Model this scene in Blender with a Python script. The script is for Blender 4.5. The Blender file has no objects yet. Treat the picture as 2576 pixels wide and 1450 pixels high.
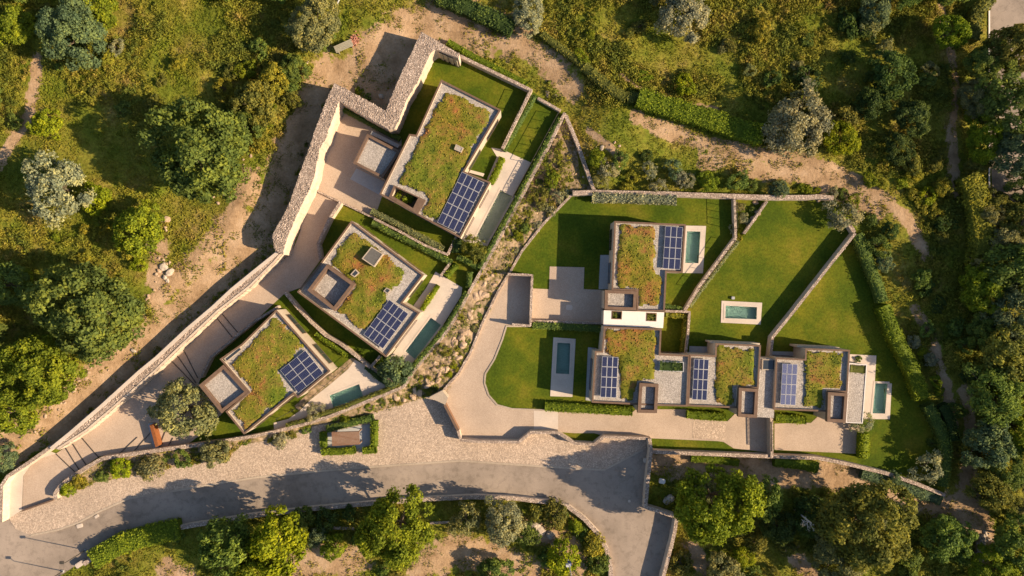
import bpy, math, random
import numpy as np
from mathutils import Vector, Matrix, noise
from mathutils.geometry import tessellate_polygon
random.seed(7); RNG = np.random.default_rng(7)

# ------------------------------------------------------------------ camera, sky, sun, exposure
SC = bpy.context.scene
COL = SC.collection
H = 120.0          # flying height in metres
S = 15.0           # survey units per metre on the ground
CX, CY = 1288.0, 725.0
cam = bpy.data.cameras.new('camera'); camo = bpy.data.objects.new('camera', cam); COL.objects.link(camo)
camo.location = (0, 0, H); camo.rotation_euler = (0, 0, 0)
cam.angle = 2*math.atan(CX/S/H); cam.clip_end = 3000; cam.clip_start = 1
SC.camera = camo
SUN_EL, SUN_AZ = 29.0, -11.5
w = bpy.data.worlds.new('World'); SC.world = w; w.use_nodes = True
wn = w.node_tree.nodes; wl = w.node_tree.links
sky = wn.new('ShaderNodeTexSky'); sky.sky_type = 'NISHITA'; sky.sun_disc = False
sky.sun_elevation = math.radians(SUN_EL); sky.sun_rotation = math.radians(90-SUN_AZ)
bg = wn['Background']; bg.inputs['Strength'].default_value = 0.08
wl.new(sky.outputs[0], bg.inputs[0])
sl = bpy.data.lights.new('sun', 'SUN'); so = bpy.data.objects.new('sun', sl); COL.objects.link(so)
sl.energy = 5.0; sl.angle = math.radians(0.5); sl.color = (1.0, 0.79, 0.54)
e, a = math.radians(SUN_EL), math.radians(SUN_AZ)
sd = Vector((math.cos(e)*math.cos(a), math.cos(e)*math.sin(a), math.sin(e)))
so.rotation_euler = sd.to_track_quat('Z', 'Y').to_euler()
so.location = (60, -10, 60)
SC.view_settings.view_transform = 'Standard'; SC.view_settings.look = 'None'
SC.view_settings.exposure = 1.1; SC.view_settings.gamma = 1.0
SC.view_settings.use_curve_mapping = False

# ------------------------------------------------------------------ helpers
def P(vx, vy, z=0.0):
    k = (H-z)/H/S
    return Vector(((vx-CX)*k, (CY-vy)*k, z))
def W(pts, z=0.0): return [P(x, y, z) for x, y in pts]
def XY(pts, z=0.0): return [(p.x, p.y) for p in W(pts, z)]
def ccw(p):
    a = sum(p[i-1][0]*p[i][1]-p[i][0]*p[i-1][1] for i in range(len(p)))
    return list(p) if a > 0 else list(reversed(p))
def inset(poly, d):
    p = ccw([(q[0], q[1]) for q in poly]); n = len(p); out = []
    for i in range(n):
        a, b, c = Vector(p[i-1]), Vector(p[i]), Vector(p[(i+1) % n])
        e1 = (b-a).normalized(); e2 = (c-b).normalized()
        n1 = Vector((-e1.y, e1.x)); n2 = Vector((-e2.y, e2.x))
        k = 1+n1.dot(n2)
        m = (n1+n2)/max(k, .35)
        out.append((b.x+m.x*d, b.y+m.y*d))
    return out
def tag(o, label=None, cat=None, group=None, kind=None):
    if label: o['label'] = label
    if cat: o['category'] = cat
    if group: o['group'] = group
    if kind: o['kind'] = kind
    return o
def link(o, parent=None):
    COL.objects.link(o)
    if parent is not None: o.parent = parent; o.matrix_parent_inverse = parent.matrix_world.inverted()
    return o
def empty(name, loc, label=None, cat=None, group=None, rz=0, kind=None):
    o = bpy.data.objects.new(name, None); COL.objects.link(o); o.location = loc; o.rotation_euler = (0, 0, rz)
    o.empty_display_size = .3
    o.matrix_world = Matrix.Translation(loc) @ Matrix.Rotation(rz, 4, 'Z')
    return tag(o, label, cat, group, kind)
def mesh_obj(name, verts, faces, mats, parent=None, fm=None, smooth=False):
    me = bpy.data.meshes.new(name); me.from_pydata([tuple(v) for v in verts], [], faces)
    for m in (mats if isinstance(mats, (list, tuple)) else [mats]): me.materials.append(m)
    if fm is not None: me.polygons.foreach_set('material_index', fm)
    if smooth: me.polygons.foreach_set('use_smooth', [True]*len(me.polygons))
    me.update()
    return link(bpy.data.objects.new(name, me), parent)
class MB:
    def __init__(s): s.v = []; s.f = []; s.m = []
    def add(s, vs, fs, m=0):
        b = len(s.v); s.v += [tuple(v) for v in vs]
        for f in fs: s.f.append([b+i for i in f]); s.m.append(m)
    def prism(s, poly, z0, z1, m=0, top=True, bottom=False, mt=None):
        p = ccw([(q[0], q[1]) for q in poly]); n = len(p)
        vs = [(x, y, z0) for x, y in p]+[(x, y, z1) for x, y in p]
        fs = [[i, (i+1) % n, n+(i+1) % n, n+i] for i in range(n)]
        s.add(vs, fs, m)
        if top:
            tr = tessellate_polygon([[Vector((x, y, 0)) for x, y in p]])
            s.add([(x, y, z1) for x, y in p], [up(t, p) for t in tr], m if mt is None else mt)
    def ring(s, outer, inner, z0, z1, m=0):
        o = ccw([(q[0], q[1]) for q in outer]); i_ = ccw([(q[0], q[1]) for q in inner]); n = len(o)
        vs = [(x, y, z0) for x, y in o]+[(x, y, z1) for x, y in o]+[(x, y, z0) for x, y in i_]+[(x, y, z1) for x, y in i_]
        fs = []
        for k in range(n):
            q = (k+1) % n
            fs += [[k, q, n+q, n+k], [n+k, n+q, 3*n+q, 3*n+k], [2*n+q, 2*n+k, 3*n+k, 3*n+q], [k, 2*n+k, 2*n+q, q]]
        s.add(vs, fs, m)
    def box(s, c, d, rz=0, m=0):
        cx, cy, cz = c; dx, dy, dz = [q/2 for q in d]; co, si = math.cos(rz), math.sin(rz)
        vs = []
        for z in (-dz, dz):
            for x, y in ((-dx, -dy), (dx, -dy), (dx, dy), (-dx, dy)):
                vs.append((cx+x*co-y*si, cy+x*si+y*co, cz+z))
        s.add(vs, [[3, 2, 1, 0], [4, 5, 6, 7], [0, 1, 5, 4], [1, 2, 6, 5], [2, 3, 7, 6], [3, 0, 4, 7]], m)
    def tube(s, a, b, r0, r1, n=6, m=0):
        a = Vector(a); b = Vector(b); d = (b-a).normalized()
        u = d.orthogonal().normalized(); v = d.cross(u)
        vs = []
        for c, r in ((a, r0), (b, r1)):
            for k in range(n):
                t = 2*math.pi*k/n; vs.append(c+u*math.cos(t)*r+v*math.sin(t)*r)
        s.add(vs, [[k, (k+1) % n, n+(k+1) % n, n+k] for k in range(n)]+[list(range(n, 2*n))], m)
    def build(s, name, mats, parent=None, smooth=False):
        return mesh_obj(name, s.v, s.f, mats, parent, s.m, smooth)
def up(t, p):
    a, b, c = [p[i] for i in t]
    return list(t) if (b[0]-a[0])*(c[1]-a[1])-(b[1]-a[1])*(c[0]-a[0]) > 0 else [t[0], t[2], t[1]]
def sheet(name, poly, z, mat, holes=(), parent=None, kind=None, label=None, cat=None, group=None):
    loops = [[Vector((x, y, 0)) for x, y in poly]]+[[Vector((x, y, 0)) for x, y in h] for h in holes]
    flat = [(v.x, v.y) for l in loops for v in l]
    o = mesh_obj(name, [(x, y, z) for x, y in flat], [up(t, flat) for t in tessellate_polygon(loops)], mat, parent)
    return tag(o, label, cat, group, kind)
def resample(pts, step):
    out = []
    for i in range(len(pts)-1):
        a = np.array(pts[i], float); b = np.array(pts[i+1], float)
        n = max(1, int(round(np.linalg.norm(b-a)/step)))
        for k in range(n): out.append(a+(b-a)*k/n)
    out.append(np.array(pts[-1], float)); return np.array(out)
def inside(x, y, poly):
    r = np.zeros(x.shape, bool); n = len(poly)
    for i in range(n):
        x1, y1 = poly[i-1][0], poly[i-1][1]; x2, y2 = poly[i][0], poly[i][1]
        if y1 == y2: continue
        c = ((y1 > y) != (y2 > y)) & (x < (x2-x1)*(y-y1)/(y2-y1)+x1); r ^= c
    return r
def dist(x, y, pts, closed=False):
    d = np.full(x.shape, 1e9); n = len(pts)
    for i in range(0 if closed else 1, n):
        ax, ay = pts[i-1][0], pts[i-1][1]; bx, by = pts[i][0], pts[i][1]
        l = (bx-ax)**2+(by-ay)**2+1e-9
        t = np.clip(((x-ax)*(bx-ax)+(y-ay)*(by-ay))/l, 0, 1)
        d = np.minimum(d, np.hypot(x-ax-t*(bx-ax), y-ay-t*(by-ay)))
    return d
_vn = {}
def vnoise(x, y, sc, seed=0):     # smooth value noise in numpy
    if seed not in _vn: _vn[seed] = np.random.default_rng(100+seed).random((128, 128))
    g = _vn[seed]; u = x/sc+500; v = y/sc+500
    i = np.floor(u).astype(int); j = np.floor(v).astype(int); fu = u-i; fv = v-j
    fu = fu*fu*(3-2*fu); fv = fv*fv*(3-2*fv); i &= 127; j &= 127; i1 = (i+1) & 127; j1 = (j+1) & 127
    return (g[i, j]*(1-fu)+g[i1, j]*fu)*(1-fv)+(g[i, j1]*(1-fu)+g[i1, j1]*fu)*fv

# ------------------------------------------------------------------ materials
def newmat(name):
    m = bpy.data.materials.new(name); m.use_nodes = True
    nt = m.node_tree; nt.nodes['Principled BSDF'].inputs['Specular IOR Level'].default_value = .08; return m, nt, nt.nodes, nt.links, nt.nodes['Principled BSDF']
def coords(N, L, world=True):
    if world:
        g = N.new('ShaderNodeNewGeometry'); return g.outputs['Position']
    t = N.new('ShaderNodeTexCoord'); return t.outputs['Object']
def noi(N, L, vec, scale, detail=4, rough=.6):
    n = N.new('ShaderNodeTexNoise'); n.inputs['Scale'].default_value = scale
    n.inputs['Detail'].default_value = detail; n.inputs['Roughness'].default_value = rough
    L.new(vec, n.inputs['Vector']); return n.outputs['Fac']
def ramp(N, L, fac, stops):
    r = N.new('ShaderNodeValToRGB'); el = r.color_ramp.elements
    while len(el) < len(stops): el.new(.5)
    for q, (p, c) in zip(el, stops): q.position = p; q.color = (*c, 1)
    L.new(fac, r.inputs[0]); return r.outputs[0]
def mix(N, L, f, a, b, mode='MIX'):
    m = N.new('ShaderNodeMix'); m.data_type = 'RGBA'; m.blend_type = mode
    for s, v in ((0, f), (6, a), (7, b)):
        if hasattr(v, 'links'): L.new(v, m.inputs[s])
        else: m.inputs[s].default_value = v if s == 0 else (*v, 1)
    return m.outputs[2]
def bump(N, L, B, h, strength, d):
    b = N.new('ShaderNodeBump'); b.inputs['Strength'].default_value = strength; b.inputs['Distance'].default_value = d
    L.new(h, b.inputs['Height']); L.new(b.outputs[0], B.inputs['Normal'])
def mat_noise(name, cols, scale, big=.08, bs=.4, bd=.03, rough=.85, vor=None, vcol=None, metallic=0, bigamt=.35, spread=(.3, .7)):
    """fine grain colours + slow blotches + optional stone joints"""
    m, nt, N, L, B = newmat(name); v = coords(N, L)
    f = noi(N, L, v, scale)
    st = [(spread[0]+(spread[1]-spread[0])*i/(len(cols)-1), c) for i, c in enumerate(cols)]
    c = ramp(N, L, f, st)
    g = noi(N, L, v, big, 5, .6)
    dark = ramp(N, L, g, [(.3, (1-bigamt,)*3), (.7, (1, 1, 1))])
    c = mix(N, L, 1.0, c, dark, 'MULTIPLY')
    h = f
    if vor:
        vo = N.new('ShaderNodeTexVoronoi'); vo.inputs['Scale'].default_value = vor; L.new(v, vo.inputs['Vector'])
        vo.feature = 'DISTANCE_TO_EDGE'
        vc = N.new('ShaderNodeTexVoronoi'); vc.inputs['Scale'].default_value = vor; L.new(v, vc.inputs['Vector'])
        bw = N.new('ShaderNodeRGBToBW'); L.new(vc.outputs['Color'], bw.inputs[0])
        tone = ramp(N, L, bw.outputs[0], [(.1, (.6,)*3), (.9, (1.25,)*3)])
        c = mix(N, L, 1.0, c, tone, 'MULTIPLY')
        j = ramp(N, L, vo.outputs['Distance'], [(.02, (0, 0, 0)), (.12, (1, 1, 1))])
        c = mix(N, L, j, vcol or (.2, .15, .1), c)
        a = N.new('ShaderNodeMath'); a.operation = 'ADD'; L.new(j, a.inputs[0]); L.new(f, a.inputs[1]); h = a.outputs[0]
    L.new(c, B.inputs['Base Color']); B.inputs['Roughness'].default_value = rough; B.inputs['Metallic'].default_value = metallic
    if bs: bump(N, L, B, h, bs, bd)
    return m
M = {}
M['stucco'] = mat_noise('stucco', [(.46, .375, .28), (.54, .45, .345)], 3, bs=.1, rough=.9)
M['concrete'] = mat_noise('concrete', [(.50, .415, .34), (.57, .48, .40)], 6, big=.3, bigamt=.2, bs=.08, rough=.8)
M['whiteroof'] = mat_noise('white_render', [(.62, .57, .53), (.68, .63, .59)], 4, bigamt=.08, bs=.05, rough=.7)
M['greyconc'] = mat_noise('grey_concrete', [(.33, .33, .33), (.42, .41, .40)], 5, bigamt=.2, bs=.05)
M['gravel'] = mat_noise('roof_gravel', [(.32, .275, .24), (.46, .41, .365), (.58, .52, .47)], 7, bs=.7, bd=.04, big=.3, bigamt=.2, vor=8, vcol=(.28, .24, .21))
M['pebble'] = mat_noise('pebble_paving', [(.34, .25, .185), (.43, .33, .25), (.51, .40, .31)], 9, bs=.5, bd=.02, big=.14, bigamt=.25)
M['cobble'] = mat_noise('cobble_paving', [(.42, .31, .225), (.52, .40, .305), (.61, .485, .38)], 6, bs=.6, bd=.03, big=.16, bigamt=.22, vor=6.0, vcol=(.30, .225, .165))
M['asphalt'] = mat_noise('worn_asphalt', [(.25, .19, .145), (.33, .255, .195)], 14, bs=.15, bd=.01, big=.07, bigamt=.3)
def mat_road():
    m, nt, N, L, B = newmat('worn_asphalt'); v = coords(N, L)
    c = ramp(N, L, noi(N, L, v, 14, 3, .7), [(.3, (.232, .182, .145)), (.7, (.33, .268, .215))])
    c = mix(N, L, 1.0, c, ramp(N, L, noi(N, L, v, .09, 7, .62), [(.32, (.68,)*3), (.5, (.95,)*3), (.66, (1.15,)*3)]), 'MULTIPLY')
    c = mix(N, L, 1.0, c, ramp(N, L, noi(N, L, v, .8, 6, .7), [(.36, (.78,)*3), (.5, (1.0,)*3)]), 'MULTIPLY')
    vo = N.new('ShaderNodeTexVoronoi'); vo.feature = 'DISTANCE_TO_EDGE'; vo.inputs['Scale'].default_value = .13; vo.inputs['Randomness'].default_value = 1
    w_ = N.new('ShaderNodeTexNoise'); w_.inputs['Scale'].default_value = .8; w_.inputs['Detail'].default_value = 6; L.new(v, w_.inputs['Vector'])
    a = N.new('ShaderNodeVectorMath'); a.operation = 'SCALE'; a.inputs['Scale'].default_value = 2.2; L.new(w_.outputs['Color'], a.inputs[0])
    b = N.new('ShaderNodeVectorMath'); L.new(v, b.inputs[0]); L.new(a.outputs[0], b.inputs[1]); L.new(b.outputs[0], vo.inputs['Vector'])
    c = mix(N, L, 1.0, c, ramp(N, L, vo.outputs['Distance'], [(.002, (.82,)*3), (.007, (1, 1, 1))]), 'MULTIPLY')
    L.new(c, B.inputs['Base Color']); B.inputs['Roughness'].default_value = .9; bump(N, L, B, noi(N, L, v, 10), .15, .01); return m
M['asphalt'] = mat_road()
M['kerb'] = mat_noise('kerb_stone', [(.36, .29, .22), (.48, .39, .30)], 4, bs=.3)
M['stone'] = mat_noise('field_stone', [(.30, .22, .17), (.46, .36, .29), (.60, .50, .42)], 5, bs=.9, bd=.05, big=.3, bigamt=.25, vor=3.8, vcol=(.22, .155, .12))
M['stoneface'] = mat_noise('lime_washed_stone', [(.50, .39, .29), (.62, .50, .39)], 2, bs=.5, bd=.03, big=.4, bigamt=.25)
M['rock'] = mat_noise('pale_rock', [(.33, .22, .14), (.50, .37, .26)], 2.5, bs=.6, bd=.06, big=.5, bigamt=.3)
M['whiterock'] = mat_noise('white_rock', [(.36, .29, .22), (.50, .42, .34)], 2.5, bs=.5, bd=.05)
M['bronze'] = mat_noise('bronze_coping', [(.125, .078, .052), (.17, .11, .078)], 2, bs=.05, rough=.5, bigamt=.15)
M['corten'] = mat_noise('corten_steel', [(.22, .075, .028), (.32, .12, .045)], 3, bs=.1, rough=.7)
M['wood'] = mat_noise('weathered_wood', [(.20, .105, .06), (.30, .17, .105)], 5, bs=.1)
M['greywood'] = mat_noise('grey_wood', [(.30, .27, .20), (.42, .38, .28)], 5, bs=.2)
M['slate'] = mat_noise('slate_roof', [(.10, .095, .085), (.14, .13, .12)], 3, bs=.1)
M['metal'] = mat_noise('dark_metal', [(.05, .045, .04), (.08, .07, .06)], 3, bs=0, rough=.4)
M['whitemetal'] = mat_noise('white_metal', [(.42, .41, .41), (.5, .5, .5)], 3, bs=0, rough=.4)
M['brick'] = mat_noise('red_brick', [(.36, .14, .09), (.52, .26, .18)], 2, bs=.2)
M['bluebox'] = mat_noise('blue_plastic', [(.05, .08, .22), (.06, .10, .27)], 2, bs=0, rough=.4)
M['soil'] = mat_noise('bank_soil', [(.10, .10, .03), (.28, .20, .12), (.42, .30, .20)], 1.6, bs=.8, bd=.08, big=.4, bigamt=.3)
M['bark'] = mat_noise('bark', [(.10, .075, .05), (.18, .14, .10)], 5, bs=.4)
M['deadbark'] = mat_noise('dead_bark', [(.56, .50, .44), (.70, .63, .56)], 5, bs=.2)
def mat_lawn():
    m, nt, N, L, B = newmat('mown_lawn'); v = coords(N, L)
    c = ramp(N, L, noi(N, L, v, .11, 6, .65), [(.30, (.034, .058, .005)), (.45, (.056, .082, .006)), (.56, (.092, .105, .008)), (.70, (.150, .130, .016))])
    c = mix(N, L, 1.0, c, ramp(N, L, noi(N, L, v, .035, 3, .6), [(.35, (.76, .84, .8)), (.65, (1.2, 1.1, 1.1))]), 'MULTIPLY')
    f = noi(N, L, v, 2.6, 7, .8)
    c = mix(N, L, 1.0, c, ramp(N, L, f, [(.3, (.55,)*3), (.7, (1.45,)*3)]), 'MULTIPLY')
    L.new(c, B.inputs['Base Color']); B.inputs['Roughness'].default_value = .95
    bump(N, L, B, noi(N, L, v, 6, 4, .7), .7, .06); return m
M['lawn'] = mat_lawn()
def mat_sedum():
    m, nt, N, L, B = newmat('sedum_planting'); v = coords(N, L)
    c = ramp(N, L, noi(N, L, v, .38, 7, .74), [(.34, (.08, .105, .014)), (.46, (.165, .170, .020)), (.55, (.225, .175, .034)), (.64, (.27, .125, .045))])
    c = mix(N, L, 1.0, c, ramp(N, L, noi(N, L, v, .09, 3, .6), [(.36, (.72, .92, .75)), (.5, (1, 1, 1)), (.64, (1.08, .93, .9))]), 'MULTIPLY')
    at = N.new('ShaderNodeAttribute'); at.attribute_name = 'tone'
    c = mix(N, L, 1.0, c, ramp(N, L, at.outputs['Fac'], [(0, (.7,)*3), (1, (1.4,)*3)]), 'MULTIPLY')
    L.new(c, B.inputs['Base Color']); B.inputs['Roughness'].default_value = .95
    bump(N, L, B, noi(N, L, v, 5, 4, .7), .8, .08); return m
M['sedum'] = mat_sedum()
def translu(N, L, B, c, k):
    tr = N.new('ShaderNodeBsdfTranslucent'); L.new(c, tr.inputs[0])
    ms = N.new('ShaderNodeMixShader'); ms.inputs[0].default_value = k
    L.new(B.outputs[0], ms.inputs[1]); L.new(tr.outputs[0], ms.inputs[2]); L.new(ms.outputs[0], N['Material Output'].inputs[0])
def mat_leaf():
    m, nt, N, L, B = newmat('leaves')
    oi = N.new('ShaderNodeObjectInfo'); at = N.new('ShaderNodeAttribute'); at.attribute_name = 'tone'
    c = mix(N, L, 1.0, oi.outputs['Color'], ramp(N, L, at.outputs['Fac'], [(0, (.45, .52, .6)), (.5, (1.0, 1.0, 1.0)), (1, (2.1, 1.75, 1.1))]), 'MULTIPLY')
    L.new(c, B.inputs['Base Color']); B.inputs['Roughness'].default_value = .6
    tr = N.new('ShaderNodeBsdfTranslucent'); L.new(c, tr.inputs[0])
    ms = N.new('ShaderNodeMixShader'); ms.inputs[0].default_value = .42
    L.new(B.outputs[0], ms.inputs[1]); L.new(tr.outputs[0], ms.inputs[2]); L.new(ms.outputs[0], N['Material Output'].inputs[0]); return m
M['leaf'] = mat_leaf()
def mat_meadow():
    m, nt, N, L, B = newmat('wild_grass'); v = coords(N, L)
    at = N.new('ShaderNodeAttribute'); at.attribute_name = 'tone'
    c = ramp(N, L, noi(N, L, v, .13, 7, .72), [(.28, (.070, .108, .012)), (.42, (.145, .170, .015)), (.56, (.235, .205, .026)), (.70, (.32, .215, .07))])
    c = mix(N, L, 1.0, c, ramp(N, L, at.outputs['Fac'], [(0, (.5,)*3), (1, (1.5,)*3)]), 'MULTIPLY')
    L.new(c, B.inputs['Base Color']); B.inputs['Roughness'].default_value = .8; translu(N, L, B, c, .3); return m
M['meadow'] = mat_meadow()
def mat_scrub():
    m, nt, N, L, B = newmat('scrub_leaves'); v = coords(N, L)
    at = N.new('ShaderNodeAttribute'); at.attribute_name = 'tone'
    c = ramp(N, L, noi(N, L, v, .22, 5, .7), [(.28, (.060, .092, .022)), (.40, (.12, .145, .026)), (.52, (.19, .19, .026)), (.64, (.25, .20, .045)), (.76, (.30, .19, .09))])
    c = mix(N, L, 1.0, c, ramp(N, L, at.outputs['Fac'], [(0, (.5,)*3), (1, (1.7, 1.6, 1.4))]), 'MULTIPLY')
    L.new(c, B.inputs['Base Color']); B.inputs['Roughness'].default_value = .8; translu(N, L, B, c, .3); return m
M['scrub'] = mat_scrub()
def mat_ground():
    m, nt, N, L, B = newmat('ground_soil_and_grass'); v = coords(N, L)
    at = N.new('ShaderNodeAttribute'); at.attribute_name = 'dirt'
    n = noi(N, L, v, .55, 8, .72)
    a = N.new('ShaderNodeMath'); a.operation = 'MULTIPLY_ADD'; L.new(n, a.inputs[0]); a.inputs[1].default_value = 2.2; a.inputs[2].default_value = -1.1
    s = N.new('ShaderNodeMath'); s.operation = 'ADD'; L.new(a.outputs[0], s.inputs[0]); L.new(at.outputs['Fac'], s.inputs[1])
    f = N.new('ShaderNodeMapRange'); f.inputs[1].default_value = .42; f.inputs[2].default_value = .56; L.new(s.outputs[0], f.inputs[0])
    grass = ramp(N, L, noi(N, L, v, .13, 7, .72), [(.28, (.070, .098, .014)), (.42, (.130, .148, .016)), (.56, (.20, .178, .028)), (.70, (.28, .195, .07))])
    grass = mix(N, L, 1.0, grass, ramp(N, L, noi(N, L, v, 2.4, 6, .75), [(.3, (.5,)*3), (.7, (1.4,)*3)]), 'MULTIPLY')
    dirt = ramp(N, L, noi(N, L, v, .3, 8, .68), [(.28, (.20, .125, .065)), (.5, (.34, .225, .13)), (.7, (.44, .31, .20))])
    dirt = mix(N, L, 1.0, dirt, ramp(N, L, noi(N, L, v, 3, 6, .7), [(.3, (.8,)*3), (.7, (1.12,)*3)]), 'MULTIPLY')
    L.new(mix(N, L, f.outputs[0], grass, dirt), B.inputs['Base Color']); B.inputs['Roughness'].default_value = .95
    bump(N, L, B, noi(N, L, v, 1.8, 8, .7), .7, .22); return m
M['ground'] = mat_ground()
def mat_water():
    m, nt, N, L, B = newmat('pool_water'); v = coords(N, L)
    B.inputs['Specular IOR Level'].default_value = .5; B.inputs['Base Color'].default_value = (.93, 1.0, .99, 1); B.inputs['Roughness'].default_value = .05
    B.inputs['Transmission Weight'].default_value = 1.0; B.inputs['IOR'].default_value = 1.33
    bump(N, L, B, noi(N, L, v, 2.5, 3, .5), .15, .03); return m
M['water'] = mat_water()
M['pooltile'] = mat_noise('pool_tiles', [(.22, .36, .30), (.29, .43, .36)], 4, bs=0, big=.5, bigamt=.15)
M['pooltile_pale'] = mat_noise('pool_pebble_tiles', [(.42, .43, .30), (.55, .54, .40)], 6, bs=.1, big=.6, bigamt=.2)
def mat_glass():
    m, nt, N, L, B = newmat('window_glass'); B.inputs['Specular IOR Level'].default_value = .5; B.inputs['Base Color'].default_value = (.05, .06, .07, 1)
    B.inputs['Roughness'].default_value = .06; B.inputs['Metallic'].default_value = .3; return m
M['glass'] = mat_glass()
def mat_solar(name, dark, line, tint):
    m, nt, N, L, B = newmat(name)
    uv = N.new('ShaderNodeUVMap'); uv.uv_map = 'UVMap'; sx = N.new('ShaderNodeSeparateXYZ'); L.new(uv.outputs[0], sx.inputs[0])
    fs = []
    for k, n in ((0, 6), (1, 10)):
        a = N.new('ShaderNodeMath'); a.operation = 'MULTIPLY'; a.inputs[1].default_value = n; L.new(sx.outputs[k], a.inputs[0])
        b = N.new('ShaderNodeMath'); b.operation = 'FRACT'; L.new(a.outputs[0], b.inputs[0])
        c = N.new('ShaderNodeMath'); c.operation = 'COMPARE'; c.inputs[1].default_value = .5; c.inputs[2].default_value = .455; L.new(b.outputs[0], c.inputs[0])
        fs.append(c.outputs[0])
    a = N.new('ShaderNodeMath'); a.operation = 'MULTIPLY'; L.new(fs[0], a.inputs[0]); L.new(fs[1], a.inputs[1])
    L.new(mix(N, L, a.outputs[0], line, dark), B.inputs['Base Color']); B.inputs['Roughness'].default_value = .25
    B.inputs['Specular IOR Level'].default_value = .3; return m
M['solar'] = mat_solar('solar_cells', (.010, .014, .046), (.10, .11, .18), 0)
M['solar_pale'] = mat_solar('pale_solar_cells', (.05, .06, .14), (.32, .33, .42), 0)  # lighter blue cell and line colours for the far right array
M['alu'] = mat_noise('panel_frame', [(.42, .41, .42), (.50, .49, .49)], 3, bs=0, rough=.5)

# ------------------------------------------------------------------ leaf geometry
def leaves(name, pos, nrm, size, mat, parent=None, tone=None, core=None, aspect=.62, only_mesh=False):
    pos = np.asarray(pos, float); nrm = np.asarray(nrm, float); n = len(pos)
    nrm /= np.linalg.norm(nrm, axis=1, keepdims=True)+1e-9
    r = RNG.normal(size=(n, 3)); u = np.cross(nrm, r); u /= np.linalg.norm(u, axis=1, keepdims=True)+1e-9
    v = np.cross(nrm, u); s = np.broadcast_to(size, (n,))[:, None]
    V = np.empty((n, 4, 3)); V[:, 0] = pos-u*s; V[:, 1] = pos-v*s*aspect-nrm*s*.12; V[:, 2] = pos+u*s; V[:, 3] = pos+v*s*aspect-nrm*s*.12
    V = V.reshape(-1, 3); F = np.arange(4*n).reshape(-1, 4)
    tone = RNG.random(n)*.7+.15 if tone is None else tone
    cv, cf = core if core else ([], [])
    me = bpy.data.meshes.new(name); nc = len(cv)
    me.vertices.add(len(V)+nc); me.vertices.foreach_set('co', np.concatenate([V, np.array(cv, float).reshape(-1, 3)]).ravel())
    loops = np.concatenate([F.ravel()]+[np.array(f)+len(V) for f in cf]) if nc else F.ravel()
    tot = np.concatenate([np.full(n, 4), [len(f) for f in cf]]).astype(np.int32) if nc else np.full(n, 4, np.int32)
    me.loops.add(len(loops)); me.loops.foreach_set('vertex_index', loops.astype(np.int32))
    st = np.concatenate([[0], np.cumsum(tot)[:-1]]).astype(np.int32)
    me.polygons.add(len(tot)); me.polygons.foreach_set('loop_start', st); me.polygons.foreach_set('loop_total', tot)
    at = me.attributes.new('tone', 'FLOAT', 'FACE')
    at.data.foreach_set('value', np.concatenate([tone, np.full(len(tot)-n, .15)]).astype(np.float32))
    me.materials.append(mat); me.update(calc_edges=True); me.validate()
    if only_mesh: return me
    return link(bpy.data.objects.new(name, me), parent)
def unit(n):
    d = RNG.normal(size=(n, 3)); return d/np.linalg.norm(d, axis=1, keepdims=True)
def crown_mesh(name, R, zc, flat, nl, nleaf, size, lr=(.20, .34), spiky=0.0, low=-.35, irr=.25):
    d = unit(nl*4); d = d[d[:, 2] > low][:nl]; nl = len(d)
    ang = np.arctan2(d[:, 1], d[:, 0]); ph = RNG.random(3)*6.28
    k = 1+irr*(np.sin(ang*2+ph[0])*.4+np.sin(ang*3+ph[1])*.35+np.sin(ang*5+ph[2])*.25)
    rad = R*k*(.35+.5*RNG.random(nl)**.5)
    lc = d*rad[:, None]*np.array([1, 1, flat])+np.array([0, 0, zc])
    lrad = R*RNG.uniform(lr[0], lr[1], nl)
    tl = RNG.random(nl)*.45
    i = RNG.integers(0, nl, nleaf); q = unit(nleaf)
    out = d[i]*np.array([1, 1, .6])+np.array([0, 0, .5]); q = q+out*.75; q /= np.linalg.norm(q, axis=1, keepdims=True)
    sub = 1+.22*np.sin(q[:, 0]*9+i*1.7)*np.sin(q[:, 1]*9+i)*1.0
    rr = lrad[i]*(.55+.5*RNG.random(nleaf)**.6)*sub
    if spiky: rr *= 1+spiky*np.maximum(0, RNG.normal(size=nleaf))*.5
    pos = lc[i]+q*rr[:, None]*np.array([1, 1, .8])
    nr = q+.75*unit(nleaf)
    tone = np.clip(tl[i]+RNG.random(nleaf)*.45+.10, 0, 1)
    sz = size*RNG.uniform(.65, 1.2, nleaf)
    return leaves(name, pos, nr, sz, M['leaf'], tone=tone, only_mesh=True), lc
def trunk_mesh(name, h, r, lc, nb=7):
    b = MB(); p = Vector((0, 0, -.3)); top = None
    for k in range(4):
        q = Vector((random.uniform(-.12, .12)*k*.5, random.uniform(-.12, .12)*k*.5, h*(k+1)/4)); b.tube(p, q, r*(1-.14*k), r*(1-.14*(k+1)), 7); p = q
    for j in np.random.default_rng(3).integers(0, len(lc), nb):
        c = Vector(lc[j]); s = Vector((0, 0, h*random.uniform(.55, .95))); mid = s.lerp(c, .5)+Vector((0, 0, .25))
        b.tube(s, mid, r*.42, r*.28, 5); b.tube(mid, c, r*.28, r*.1, 5)
    me = bpy.data.meshes.new(name); me.from_pydata(b.v, [], b.f); me.materials.append(M['bark']); return me
PROTO = {}
def make_proto(key, R, height, **kw):
    arr = []
    for v in range(kw.pop('variants', 2)):
        cm, lc = crown_mesh('crown', R, height-R*kw['flat']*.95, **kw)
        arr.append((cm, trunk_mesh('trunk', max(.4, height-R*kw['flat']*1.3), .05*R+.04, lc)))
    PROTO[key] = (R, arr)
make_proto('big', 8, 11, flat=.72, nl=120, nleaf=15000, size=.30, lr=(.13, .21), variants=3)
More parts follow.
